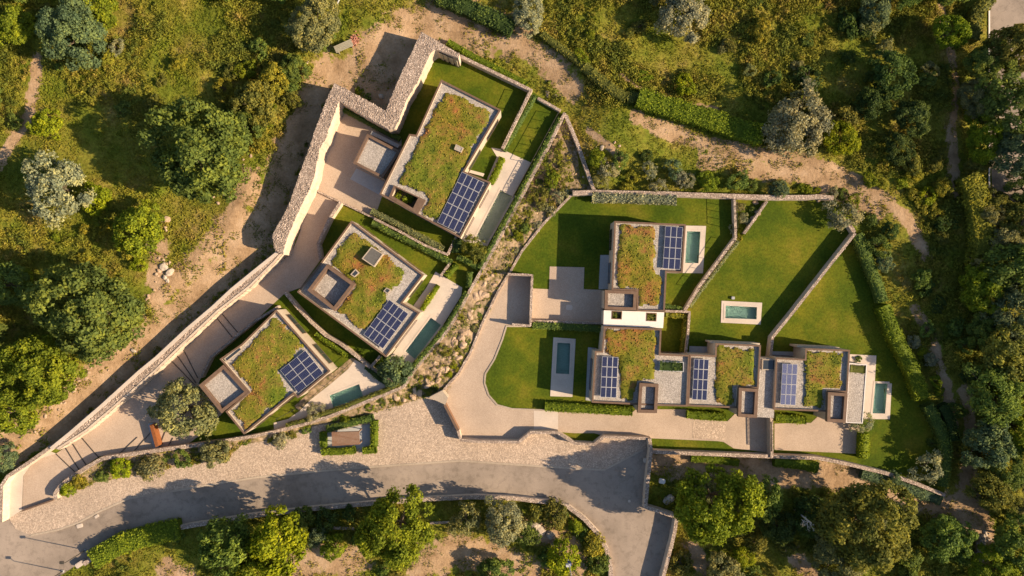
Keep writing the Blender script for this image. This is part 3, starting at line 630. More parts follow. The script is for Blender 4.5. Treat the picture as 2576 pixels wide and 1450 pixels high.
# ------------------------------------------------------------------ planted bank
def bank():
    a = resample(XY([(1312, 497)]+M_LINE[3:], 1.0), 1.0); b = resample(XY(K_LINE), 1.0)
    n = 420
    def rs(q):
        s = np.concatenate([[0], np.cumsum(np.linalg.norm(np.diff(q, axis=0), axis=1))]); t = np.linspace(0, s[-1], n)
        return np.stack([np.interp(t, s, q[:, 0]), np.interp(t, s, q[:, 1])], 1)
    # pair by nearest point on the lower line, moving monotonically
    A = rs(a); B = rs(b); j = 0; vs = []; K = 10
    for i in range(n):
        d = np.linalg.norm(B-A[i], axis=1); jj = int(np.argmin(np.where(np.arange(n) >= j, d, 1e9)))
        
        j = max(j, jj)
        for k in range(K):
            t = k/(K-1); q = A[i]*(1-t)+B[j]*t
            z = .95*(1-t)+.14*t+((vnoise(q[0:1], q[1:2], 1.1, 3)[0]-.5)*.5 if 0 < k < K-1 else 0)
            vs.append((q[0], q[1], z))
    fs = [[i*K+k, i*K+k+1, (i+1)*K+k+1, (i+1)*K+k] for i in range(n-1) for k in range(K-1)]
    tag(mesh_obj('bank', vs, fs, M['soil']), 'rocky planted bank between the left terraces and the driveway', kind='structure')
    tri = XY([(1421, 284), (1453, 362), (1495, 482), (1440, 487), (1368, 559), (1313, 629), (1286, 640), (1262, 600), (1330, 470), (1383, 362)])
    sheet('ground', tri, .06, M['soil'], kind='structure', label='bare soil of the triangular planted bed')
bank()

# ------------------------------------------------------------------ pools
def pool(k, label, pale=False, depth=1.0, level=.03):
    p = ccw(poolw[k]); c = np.mean(p, axis=0); e = empty('swimming_pool', (c[0], c[1], 0), label, 'pool')
    b = MB(); n = len(p); vs = [(x, y, .076) for x, y in p]+[(x, y, -depth) for x, y in p]
    b.add(vs, [[(i+1) % n, i, n+i, n+(i+1) % n] for i in range(n)]); b.add([(x, y, -depth) for x, y in p], [[0, 1, 2, 3]])
    b.build('basin', M['pooltile_pale' if pale else 'pooltile'], e)
    q = inset(p, .01); mesh_obj('water_surface', [(x, y, level) for x, y in q], [[0, 1, 2, 3]], M['water'], e)
    r = MB(); r.ring(inset(p, -.30), inset(p, .02), .07, .115); r.build('coping', M['concrete'], e)
    # steps in the shallow end
    s = MB(); a = Vector(p[0]); bb = Vector(p[1]); cc = Vector(p[2]); d = Vector(p[3])
    for i in range(3):
        t = .03+.035*i
        s.prism([a.lerp(d, .0), bb.lerp(cc, .0), bb.lerp(cc, t), a.lerp(d, t)], -depth, -.3-.25*i+.0*i)
    s.build('pool_steps', M['pooltile_pale' if pale else 'pooltile'], e)
pool('one', 'long pale green pool beside the upper left villa', True, .7)
pool('two', 'long green pool beside the middle left villa')
pool('three', 'slanting turquoise pool on the terrace of the lower left villa')
pool('four', 'turquoise pool right of the top right villa')
pool('five', 'dark blue pool in the shade on the rounded lawn')
pool('seven', 'narrow turquoise pool at the far right villa')
pool('eight', 'small free standing pool lying crosswise on the lawn')

# ------------------------------------------------------------------ houses
def greenroof(poly, z, parent, seed):
    p = ccw(poly); xs = [q[0] for q in p]; ys = [q[1] for q in p]; st = .32
    ax = np.arange(min(xs)-st, max(xs)+st*2, st); ay = np.arange(min(ys)-st, max(ys)+st*2, st)
    X, Y = np.meshgrid(ax, ay); X = X+RNG.uniform(-.1, .1, X.shape); Y = Y+RNG.uniform(-.1, .1, Y.shape)
    d = dist(X, Y, p, True); ins = inside(X, Y, p); sg = np.where(ins, d, -d)+(vnoise(X, Y, .9, seed % 5)-.5)*.7
    Z = z+np.clip(sg*.5, 0, .16)+(vnoise(X, Y, 1.3, 5)*.16+vnoise(X, Y, .5, 6)*.08)*np.clip(sg*2, 0, 1)+.01
    keep = sg > -.05; n, m = X.shape
    I = np.arange(n*m).reshape(n, m); k = keep[:-1, :-1] & keep[1:, :-1] & keep[:-1, 1:] & keep[1:, 1:]
    F = np.stack([I[:-1, :-1], I[:-1, 1:], I[1:, 1:], I[1:, :-1]], -1)[k]
    cv = np.stack([X.ravel(), Y.ravel(), Z.ravel()], 1)
    used = np.unique(F); mp = -np.ones(n*m, int); mp[used] = np.arange(len(used)); F = mp[F]; cv = cv[used]
    s = sg.ravel()[used]; base = cv[s > .1]; nt = int(len(base)*1.6)
    q = base[RNG.integers(0, len(base), nt)]+np.stack([RNG.uniform(-.16, .16, nt), RNG.uniform(-.16, .16, nt), RNG.uniform(0, .08, nt)], 1)
    nr = unit(nt)*.8+np.array([0, 0, .7]); o = leaves('green_roof', q, nr, RNG.uniform(.07, .17, nt), M['sedum'], parent, tone=RNG.random(nt), core=(cv.tolist(), F.tolist()))
    return o
def solar(corners, nx, ny, z, label, mat='solar', tilt=.25):
    """corners in order a,b (short side) c,d ; traced at height z"""
    a, b, c, d = [P(x, y, z) for x, y in corners]
    ctr = (a+b+c+d)/4; e = empty('solar_array', (ctr.x, ctr.y, z-.45), label, 'solar panels')
    Lx = ((b-a).length+(c-d).length)/2; Ly = ((d-a).length+(c-b).length)/2
    u = (b-a).normalized(); v = Vector((-u.y, u.x, 0))
    if v.dot(d-a) < 0: v = -v
    px, py = Lx/nx, Ly/ny; g = .015; X = px/2-g; Y = py/2-g; t = .04
    vs = [(-X, -Y, 0), (X, -Y, 0), (X, Y, 0), (-X, Y, 0), (-X+t, -Y+t, .004), (X-t, -Y+t, .004), (X-t, Y-t, .004), (-X+t, Y-t, .004), (-X, -Y, -.05), (X, -Y, -.05), (X, Y, -.05), (-X, Y, -.05)]
    fs = [[4, 5, 6, 7], [0, 1, 5, 4], [1, 2, 6, 5], [2, 3, 7, 6], [3, 0, 4, 7], [8, 9, 1, 0], [9, 10, 2, 1], [10, 11, 3, 2], [11, 8, 0, 3], [11, 10, 9, 8]]
    me = bpy.data.meshes.new('solar_panel'); me.from_pydata(vs, [], fs); me.materials.append(M['alu']); me.materials.append(M[mat])
    me.polygons[0].material_index = 1; uvl = me.uv_layers.new(name='UVMap')
    for li, uvc in zip(me.polygons[0].loop_indices, ((0, 0), (1, 0), (1, 1), (0, 1))): uvl.data[li].uv = uvc
    w3 = u.cross(v); flip = w3.z < 0
    R = Matrix((( u.x, v.x, 0), (u.y, v.y, 0), (0, 0, 1))).to_4x4()
    if flip:
        u = -u; R = Matrix(((u.x, v.x, 0), (u.y, v.y, 0), (0, 0, 1))).to_4x4(); u = -u
    for i in range(nx):
        for j in range(ny):
            o = bpy.data.objects.new('solar_panel', me); COL.objects.link(o)
            p = ctr+u*((i+.5)*px-Lx/2)+v*((j+.5)*py-Ly/2)
            o.matrix_world = Matrix.Translation((p.x, p.y, z+random.uniform(-.012, .012))) @ R
            o.parent = e; o.matrix_parent_inverse = e.matrix_world.inverted()
    rl = MB()
    for j in range(ny):
        for s in (-.25, .25):
            q = ctr+v*((j+.5+s)*py-Ly/2); an = math.atan2(u.y, u.x); rl.box((q.x, q.y, z-.10), (Lx+.25, .06, .06), an)
            for i in (-.42, 0, .42):
                w_ = q+u*Lx*i; rl.box((w_.x, w_.y, z-.28), (.05, .05, .32), an)
    rl.build('mounting_rail', M['alu'], e)
def skylight(poly, z, h, parent, glass='glass'):
    p = ccw(XY(poly, z+h)); b = MB(); b.ring(p, inset(p, .14), z, z+h); o = b.build('skylight', M['kerb'], parent)
    b = MB(); b.prism(inset(p, .13), z, z+h-.06); b.build('pane', M[glass], o)
def windows(p, h, e, skip=()):
    p = ccw(p); n = len(p)
    for i in range(n):
        a = Vector(p[i]); b = Vector(p[(i+1) % n]); L = (b-a).length
        if L < 4.5 or i in skip: continue
        k = max(1, int(L//4.5)); d = (b-a).normalized(); out = Vector((d.y, -d.x)); an = math.atan2(d.y, d.x)
        for q in range(k):
            c = a+d*L*(q+.5)/k+out*.03; ww = L/k*.62; f = MB()
            for s in (-1, 1): f.box((c.x+d.x*s*ww/2, c.y+d.y*s*ww/2, 1.5), (.08, .12, 2.4), an)
            for zz in (.34, 2.66): f.box((c.x, c.y, zz), (ww-.1, .12, .08), an)
            f.box((c.x, c.y, 1.5), (.06, .1, 2.2), an)
            o = f.build('window', M['bronze'], e); g = MB(); g.box((c.x, c.y, 1.5), (ww-.1, .05, 2.2), an); g.build('pane', M['glass'], o)
def house(name, label, outline, h, green, gz_=None, holes=(), frame=None, frame_h=None, drop=.4, cope='bronze', copew=.24):
    p = ccw(XY(outline, h)); c = np.mean(p, axis=0); e = empty('house', (c[0], c[1], 0), label, 'house')
    hw = [XY(q, h) for q in holes]
    b = MB(); b.prism(p, -.2, h-.06, top=False)
    for q in hw:
        q = ccw(q); n = len(q); b.add([(x, y, -.1) for x, y in q]+[(x, y, h-drop) for x, y in q], [[(i+1) % n, i, n+i, n+(i+1) % n] for i in range(n)])
    b.build('wall', M['stucco'], e)
    ip = inset(p, copew)
    r = MB(); r.ring(inset(p, -.03), ip, h-.06, h+.03); r.build('parapet_coping', M[cope], e)
    r = MB(); n = len(ip); r.add([(x, y, h-drop-.02) for x, y in ip]+[(x, y, h-.055) for x, y in ip], [[(i+1) % n, i, n+i, n+(i+1) % n] for i in range(n)]); r.build('parapet', M['stucco'], e)
    sheet('roof', ip, h-drop, M['gravel'], hw, e)
    for g in green: greenroof(XY(g, h), h-drop, e, len(g))
    windows(p, h, e)
    return e
def frame_box(parent, outer, h, wd=.5, lip=.7, cover=None):
    o = ccw(XY(outer, h)); b = MB(); b.prism(inset(o, .12), -.1, h-lip-.02, top=True); b.build('garage_wall', M['stucco'], parent)
    r = MB(); r.ring(o, inset(o, wd), h-lip, h); r.build('roof_frame', M['bronze'], parent)
    sheet('roof', inset(o, wd-.02), h-lip+.04, M['gravel'], (), parent)
HT = 4.9
h1 = house('h1', 'upper left villa with a wide grass roof and a planted roof opening', [(1110, 201), (1260, 277), (1168, 432), (1234, 459), (1158, 599), (955, 489), (1030, 338), (1047, 340)], HT,
    [[(1116, 225), (1141, 235), (1176, 252), (1239, 282), (1229, 312), (1196, 362), (1186, 395), (1166, 424), (1141, 482), (1119, 537), (1101, 557), (1094, 554), (1064, 537), (1066, 517), (1076, 502), (1064, 490), (1004, 462), (1004, 447), (1019, 422), (1034, 394), (1046, 362), (1082, 300), (1107, 250)]],
    holes=[[(995, 471), (1052, 498), (1039, 524), (985, 492)]])
r = MB(); o_ = ccw(XY([(991, 466), (1071, 504), (1050, 540), (978, 496)], HT+.1)); i_ = ccw(XY([(995, 471), (1052, 498), (1039, 524), (985, 492)], HT+.1)); r.ring(o_, i_, HT-.4, HT+.1); r.build('roof_frame', M['bronze'], h1)
sheet('planter_soil', XY([(990, 465), (1060, 495), (1045, 530), (980, 498)], 2.4), 2.4, M['soil'], (), h1)
frame_box(h1, [(924, 337), (1008, 381), (962, 449), (888, 411)], 4.0, .42, .6)
skylight([(1147, 363), (1166, 372), (1160, 384), (1142, 376)], HT-.3, .6, h1, 'gravel')
b_ = MB(); b_.prism(ccw(XY([(936, 330), (1006, 365), (1001, 373), (932, 338)], 1.2)), -.1, 1.2); b_.build('garden_bench_wall', M['greyconc'], h1)
b_ = MB(); b_.prism(ccw(XY([(1236, 372), (1228, 400), (1190, 425), (1180, 438), (1218, 445), (1216, 438), (1190, 432), (1240, 398)][:0] or [(1179, 434), (1214, 444), (1218, 437), (1184, 428)], .7)), 0, .7); b_.build('bench', M['concrete'], h1)
solar([(1163, 433), (1220, 461), (1153, 588), (1099, 558)], 4, 5, HT+.05, 'solar panels on the upper left villa, twenty dark panels')
h2 = house('h2', 'middle left villa with grass roof, a square framed recess and a tall skylight', [(884, 556), (1066, 692), (1012, 762), (1056, 787), (971, 899), (748, 735), (808, 660)], HT,
    [[(889, 581), (919, 597), (941, 617), (969, 639), (1024, 684), (1014, 699), (1001, 724), (981, 739), (976, 756), (949, 801), (911, 831), (894, 821), (861, 791), (846, 783), (869, 746), (889, 724), (891, 712), (869, 694), (844, 674), (831, 657), (844, 637), (851, 622), (864, 614), (869, 600)]])
r = MB(); o_ = ccw(XY([(823, 665), (893, 715), (841, 783), (773, 731)], HT+1)); r.ring(o_, inset(o_, .5), HT-.4, HT+1); r.build('roof_frame', M['bronze'], h2)
skylight([(934, 621), (964, 639), (941, 672), (910, 651)], HT-.3, 1.1, h2, 'slate')
skylight([(894, 677), (904, 687), (892, 698), (881, 691)], HT-.3, .5, h2); skylight([(972, 724), (984, 729), (976, 740), (964, 733)], HT-.3, .5, h2)
solar([(979, 754), (1028, 790), (963, 878), (914, 842)], 4, 4, HT+.05, 'solar panels on the middle left villa, sixteen dark panels')
h3 = house('h3', 'lower left villa with a large grass roof reaching a pointed corner', [(695, 780), (831, 934), (749, 1002), (738, 992), (614, 1093), (568, 1036), (625, 987), (565, 917), (553, 904), (608, 866)], HT,
    [[(696, 794), (719, 819), (744, 844), (766, 874), (744, 884), (731, 909), (703, 929), (701, 941), (716, 969), (731, 989), (689, 1024), (644, 1059), (617, 1081), (577, 1034), (632, 984), (615, 964), (587, 924), (578, 918), (612, 883), (644, 844)]])
frame_box(h3, [(562, 918), (626, 987), (557, 1040), (500, 970)], 4.9, .5, .8)
skylight([(563, 903), (602, 872), (609, 880), (570, 911)], HT-.3, .3, h3)
solar([(766, 883), (703, 933), (753, 989), (815, 937)], 3, 4, HT+.05, 'solar panels on the lower left villa, twelve dark panels set diagonally')
h4 = house('h4', 'top right villa with a grass roof and a pool on its right side', [(1546, 557), (1725, 565), (1717, 687), (1677, 685), (1672, 784), (1602, 783), (1602, 732), (1539, 730)], HT,
    [[(1557, 567), (1613, 567), (1648, 572), (1650, 632), (1646, 662), (1648, 687), (1665, 692), (1664, 724), (1660, 775), (1608, 771), (1607, 729), (1563, 727), (1549, 724), (1556, 650)]])
frame_box(h4, [(1522, 730), (1602, 733), (1600, 782), (1521, 779)], 5.1, .5, .8)
solar([(1673, 569), (1718, 572), (1711, 679), (1668, 676)], 3, 4, HT+.1, 'solar panels on the top right villa above the pool')
h5 = house('h5', 'lower villa with stepped grass roof, gravel wing and roof planter', [(1520, 822), (1664, 828), (1661, 891), (1735, 894), (1729, 1023), (1655, 1021), (1489, 1013), (1497, 884), (1514, 884)], HT,
    [[(1525, 827), (1652, 830), (1653, 889), (1649, 957), (1602, 958), (1598, 1009), (1558, 1007), (1560, 900), (1523, 891)]])
frame_box(h5, [(1609, 964), (1657, 967), (1653, 1040), (1604, 1039)], 5.6, .5, .8)
r = MB(); q = ccw(XY([(1519, 781), (1671, 786), (1668, 826), (1518, 819)], 3.9)); r.prism(inset(q, .1), -.1, 3.7, top=False); r.build('link_wall', M['stucco'], h5)
sheet('terrace_roof', q, 3.9, M['whiteroof'], [XY([(1539, 782.5), (1565, 783.5), (1564, 804), (1538, 803)], 3.9), XY([(1626, 787), (1652, 788), (1651, 809), (1625, 808)], 3.9)], h5)
for pp in ([(1539, 782.5), (1565, 783.5), (1564, 804), (1538, 803)], [(1626, 787), (1652, 788), (1651, 809), (1625, 808)]):
    r = MB(); z = ccw(XY(pp, 3.9)); r.ring(inset(z, -.01), inset(z, .12), 2.6, 3.93); r.build('planter_frame', M['bronze'], h5)
    sheet('planter_soil', inset(z, .1), 3.3, M['soil'], (), h5)
r = MB(); z = ccw(XY([(1658, 910), (1720, 911), (1720, 936), (1658, 934)], HT)); r.ring(z, inset(z, .12), HT-.4, HT+.05); r.build('planter_frame', M['greyconc'], h5)
solar([(1515, 897), (1557, 899), (1549, 1002), (1510, 999)], 3, 4, HT+.15, 'solar panels on the left edge of the lower villa')
h6 = house('h6', 'second last villa in the row, its grass roof between panels and link roof', [(1735, 892), (1799, 895), (1800, 864), (1914, 869), (1908, 978), (1859, 976), (1855, 1027), (1730, 1022)], HT,
    [[(1805, 871), (1900, 877), (1898, 971), (1848, 971), (1847, 1019), (1799, 1015), (1798, 974), (1803, 919)]])
frame_box(h6, [(1859, 976), (1908, 979), (1904, 1052), (1857, 1049)], 5.6, .5, .8)
r = MB(); q = ccw(XY([(1911, 901), (1951, 903), (1947, 1052), (1905, 1050)], 4.2)); r.prism(q, -.1, 4.2, 0, mt=1); r.build('link_wing', [M['stucco'], M['gravel']], h6)
skylight([(1918, 904), (1951, 905), (1950, 932), (1917, 931)], 4.1, .35, h6)
solar([(1747, 903), (1784, 905), (1778, 1008), (1740, 1005)], 3, 4, HT+.15, 'solar panels on the second last villa in the row')
h7 = house('h7', 'far right villa with grass roof and a long gravel wing beside the pool terrace', [(1952, 900), (2025, 904), (2026, 877), (2138, 881), (2132, 988), (2084, 986), (2080, 1036), (1946, 1031)], HT,
    [[(2032, 883), (2127, 888), (2119, 983), (2074, 981), (2072, 1028), (2019, 1025), (2025, 961), (2027, 899)]])
frame_box(h7, [(2083, 987), (2133, 990), (2128, 1064), (2081, 1062)], 5.6, .5, .8)
r = MB(); q = ccw(XY([(2136, 914), (2180, 918), (2169, 1065), (2128, 1063)], 3.6)); r.prism(q, -.1, 3.6, 0, mt=1); r.build('gravel_wing', [M['stucco'], M['gravel']], h7)
r = MB(); r.ring(inset(q, -.04), inset(q, .08), 3.5, 3.68); r.build('parapet_coping', M['whiteroof'], h7)
solar([(1969, 915), (2007, 917), (2001, 1020), (1962, 1018)], 3, 4, HT+.15, 'pale solar panels on the far right villa', 'solar_pale')
# raised screens behind the villas
for pl, par in (([(1787, 859), (1912, 864), (1911, 868), (1787, 863)], h6), ([(2005, 869), (2112, 874), (2111, 878), (2005, 874)], h7)):
    b_ = MB(); b_.prism(ccw(XY(pl, 3.2)), -.1, 3.2); b_.build('screen_wall', M['stucco'], par)

# ------------------------------------------------------------------ hedges
def hedge(line, wv, h, label, color='green', group=None, z0=0.0, dens=26, name='hedge', size=.13, ztop=None):
    L = XY(line, h+z0); p = resample(L, .5); n = len(p); d = np.gradient(p, axis=0); d /= np.linalg.norm(d, axis=1, keepdims=True)+1e-9
    nr = np.stack([-d[:, 1], d[:, 0]], 1); wd = wv/S*.5
    length = np.linalg.norm(np.diff(p, axis=0), axis=1).sum(); org = np.array([L[0][0], L[0][1], z0])
    N = int(length*(2*wd+2*h*.8)*dens); i = RNG.integers(0, n-1, N); t = RNG.random(N)
    base = p[i]*(1-t[:, None])+p[i+1]*t[:, None]; q = RNG.random(N)*(2*wd+1.5*h)
    side = np.where(q < 2*wd, 0, np.where(q < 2*wd+.75*h, 1, -1)); lat = np.where(side == 0, q-wd, side*wd)
    zz = np.where(side == 0, h, RNG.random(N)*h)
    lump = vnoise(base[:, 0], base[:, 1], .9, 7)*.45-.22
    lat = lat*(1+lump*.35)+RNG.normal(size=N)*.06; zz = zz+RNG.normal(size=N)*.06+np.where(side == 0, lump*.9, 0)
    gr = relief(base[:, 0], base[:, 1], built_dist(base[:, 0], base[:, 1])) if z0 == 0 else 0.0
    gp = relief(p[:, 0], p[:, 1], built_dist(p[:, 0], p[:, 1])) if z0 == 0 else np.zeros(n)
    pos = np.concatenate([base+nr[i]*lat[:, None], (zz+z0+gr)[:, None]], 1)-org
    nn = np.where((side == 0)[:, None], np.array([0, 0, 1.0])[None], np.concatenate([nr[i]*side[:, None], np.full((N, 1), .25)], 1))+unit(N)*1.25
    cv = []; cf = []
    for j in range(n):
        for s, z in ((1, 0), (1, .9*h), (-1, .9*h), (-1, 0)): cv.append((*(p[j]+nr[j]*wd*.88*s-org[:2]), z+gp[j]))
    for j in range(n-1):
        for k in range(4): a = j*4+k; b = j*4+(k+1) % 4; cf.append([a, b, b+4, a+4])
    cf += [[0, 1, 2, 3], [4*n-1, 4*n-2, 4*n-3, 4*n-4]]
    tone = np.clip(RNG.random(N)*.6+.15+lump, 0, 1)
    o = leaves(name, pos, nn, RNG.uniform(size*.7, size*1.25, N), M['leaf'], None, tone, (cv, cf)); o.location = org
    o.color = tuple(1.25*c for c in G[color])+(1,); return tag(o, label, 'hedge', group)
hedge([(1126, 104), (1200, 148), (1288, 192), (1325, 213)], 16, 1.1, 'bright hedge outside the top lawn wall of the upper left villa', 'bright')
hedge([(1346, 240), (1300, 318), (1266, 378)], 14, 1.1, 'hedge between the two top left lawns', 'green')
hedge([(1410, 296), (1380, 350), (1330, 445), (1282, 535), (1230, 632), (1205, 676)], 12, 1.25, 'long hedge along the wall right of the upper pool', 'green')
hedge([(1176, 735), (1143, 790), (1108, 842), (1058, 900), (1036, 928)], 12, 1.25, 'hedge along the wall beside the middle left pool', 'green')
hedge([(1008, 966), (965, 985), (915, 1004), (865, 1025), (800, 1046), (757, 1062), (718, 1072)], 11, 1.2, 'hedge along the wall below the lower left pool', 'warm')
hedge([(858, 272), (900, 295), (950, 322), (1006, 350)], 11, 1.0, 'narrow hedge in the shade of the zigzag wall', 'green')
hedge([(933, 531), (985, 556), (1050, 592), (1116, 628)], 15, 1.1, 'upper of two parallel hedges below the upper left villa', 'olive')
hedge([(936, 560), (1000, 594), (1060, 622), (1136, 662)], 14, 1.1, 'lower of two parallel hedges above the middle left villa', 'green')
hedge([(1150, 646), (1176, 658), (1203, 674)], 13, 1.1, 'short hedge above the little sunken lawn', 'green')
hedge([(1122, 696), (1150, 666)], 15, 1.1, 'short hedge left of the little sunken lawn', 'bright')
hedge([(1182, 684), (1180, 724)], 14, 1.2, 'short hedge right of the little sunken lawn', 'green')
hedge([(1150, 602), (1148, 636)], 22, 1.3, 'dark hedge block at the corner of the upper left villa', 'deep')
hedge([(1264, 396), (1250, 430), (1234, 462)], 16, .9, 'clipped planter hedge on the upper left pool terrace', 'lime')
hedge([(1102, 718), (1080, 752), (1060, 780)], 12, .9, 'clipped planter hedge on the middle left pool terrace', 'lime')
hedge([(794, 839), (830, 866), (874, 896)], 11, .9, 'narrow hedge on the lawn right of the lower left villa', 'bright')
hedge([(920, 922), (950, 950), (984, 972)], 14, 1.1, 'dark hedge below the dark round tree', 'deep')
hedge([(1490, 496), (1600, 499), (1703, 503)], 22, 1.5, 'pale leaved hedge below the long top wall', 'grey', size=.17)
hedge([(1340, 819), (1420, 822), (1514, 828)], 17, 1.2, 'hedge below the pebble parking court', 'green')
hedge([(1371, 1024), (1480, 1030), (1592, 1036)], 22, 1.3, 'long clipped hedge in front of the lower villa', 'bright')
hedge([(1729, 1044), (1780, 1048), (1828, 1050)], 20, 1.2, 'short clipped hedge in front of the second last villa', 'bright')
hedge([(1953, 1052), (1990, 1056), (2030, 1058)], 20, 1.2, 'short clipped hedge in front of the far right villa', 'bright')
hedge([(2177, 1092), (2174, 1155)], 24, 1.5, 'upright clipped hedge at the end of the far right court', 'lime')
hedge([(1676, 792), (1728, 796)], 12, 1.3, 'ivy hedge along the top of the small sunken lawn', 'yellow')
hedge([(1727, 800), (1722, 850), (1718, 886)], 9, 1.3, 'ivy hedge on the right of the small sunken lawn', 'yellow')
hedge([(1674, 772), (1716, 779)], 14, 1.0, 'low hedge left of the slanting wall foot', 'green')
hedge([(1858, 606), (1820, 655), (1766, 728), (1735, 772)], 10, .9, 'pale flowering hedge beside the slanting wall', 'olive')
hedge([(2160, 590), (2180, 640), (2212, 720), (2224, 760)], 26, 1.7, 'first stretch of the right boundary hedge by the wall corner', 'green')
hedge([(2226, 770), (2245, 820), (2268, 870), (2300, 930), (2325, 1005)], 34, 2.2, 'thick middle stretch of the right boundary hedge', 'bright')
hedge([(2338, 1020), (2360, 1060), (2378, 1100), (2385, 1150), (2372, 1225)], 26, 1.9, 'lower stretch of the right boundary hedge', 'green')
hedge([(2375, 1020), (2395, 1060), (2405, 1110)], 26, 1.6, 'outer hedge beside the lower right boundary', 'deep')
hedge([(1604, 246), (1660, 264), (1730, 285), (1800, 305), (1860, 328), (1918, 342)], 48, 2.2, 'broad curved hedge on the slope above the right villas', 'bright', dens=20, size=.17)
hedge([(1468, 170), (1500, 200), (1540, 232), (1575, 250)], 26, 1.3, 'ragged hedge leading to the broad curved hedge', 'warm')
hedge([(1362, 88), (1410, 125), (1468, 170)], 18, 1.2, 'thin ragged hedge below the silvery top edge olive', 'warm')
hedge([(1575, 250), (1606, 247)], 24, 1.2, 'short link of hedge joining the broad curved hedge', 'warm')
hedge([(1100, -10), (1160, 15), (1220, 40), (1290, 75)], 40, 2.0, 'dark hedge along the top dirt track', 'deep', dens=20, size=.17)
hedge([(228, 1412), (290, 1375), (360, 1352), (450, 1332)], 50, 1.6, 'dense green hedge below the road wall in the lower left', 'bright', dens=20, size=.16)
hedge([(820, 1082), (870, 1068), (938, 1052)], 17, 1.2, 'top hedge of the U shaped enclosure round the timber shelter', 'green')
hedge([(811, 1088), (813, 1126)], 17, 1.2, 'left hedge of the enclosure round the timber shelter', 'bright')
hedge([(807, 1138), (850, 1138), (893, 1134)], 17, 1.2, 'bottom hedge of the enclosure round the timber shelter', 'bright')
hedge([(941, 1060), (940, 1125)], 17, 1.2, 'right hedge of the enclosure round the timber shelter', 'bright')
hedge([(911, 1136), (946, 1133)], 17, 1.2, 'short corner hedge beside the shelter entrance gap', 'bright')
hedge([(1660, 922), (1718, 924)], 22, .5, 'planter hedge on the gravel roof wing', 'deep', z0=HT-.3)
hedge([(1628, 799), (1650, 800)], 18, .4, 'small hedge in the white roof planter', 'warm', z0=3.4)
hedge([(2140, 928), (2178, 931)], 20, .3, 'sparse planting on the gravel wing roof', 'warm', z0=3.5, dens=10)
hedge([(1740, 1154), (1800, 1158), (1860, 1166)], 18, 1.0, 'ivy strip below the bottom right wall near the road', 'bright')
hedge([(1950, 1162), (2010, 1168), (2060, 1178)], 28, 1.3, 'leafy strip below the middle of the bottom right wall', 'bright')
hedge([(2170, 1192), (2250, 1218), (2310, 1240), (2370, 1262)], 26, 1.1, 'glossy creeper below the right end of the bottom wall', 'blue')
hedge([(2440, 440), (2460, 480), (2470, 540), (2480, 640)], 50, 3.0, 'sunlit hedge beside the upper right road', 'yellow', dens=16, size=.2)
hedge([(2450, 100), (2460, 30), (2500, -10)], 30, 2.5, 'tall hedge beside the upper right road corner', 'warm', dens=16, size=.2)

# ------------------------------------------------------------------ trees and shrubs
KINDS = dict(big='tree', mid='tree', olive='tree', small='shrub', oliver='olive_tree', shrub='shrub', ball='shrub')
def plant(kind, vx, vy, rv, color, label=None, cat=None, group=None, hs=1.0, var=None, sx=1.0, name=None, tint=None):
    R0, arr = PROTO[kind]; s = rv/S/R0; top = {'big': 11, 'mid': 6.5, 'olive': 6, 'small': 3, 'oliver': 3.2, 'shrub': 1.3, 'ball': 1.2}[kind]*s*hs
    zc = top*.62; k = (H-zc)/H/S; x, y = (vx-CX)*k, (CY-vy)*k; zg = gz(x, y)
    s *= (H-zc)/H
    i = random.randrange(len(arr)) if var is None else var; cm, tm = arr[i]
    nm = name or {'big': 'tree', 'mid': 'tree', 'olive': 'olive_tree', 'oliver': 'olive_tree'}.get(kind, 'shrub')
    e = bpy.data.objects.new(nm, None); COL.objects.link(e); e.location = (x, y, zg-.05); e.rotation_euler = (0, 0, random.random()*6.28); e.scale = (s*sx, s/sx, s*hs)
    e.empty_display_size = .3
    tag(e, label, cat or ('tree' if 'tree' in nm else 'shrub'), group)
    c = bpy.data.objects.new('crown' if 'tree' in nm else 'foliage', cm); COL.objects.link(c); c.parent = e
    col = np.array(tint if tint is not None else G[color])*random.uniform(.9, 1.12)*(1+RNG.uniform(-.05, .05, 3)); c.color = (*col, 1)
    t = bpy.data.objects.new('trunk' if 'tree' in nm else 'stem', tm); COL.objects.link(t); t.parent = e
    return e
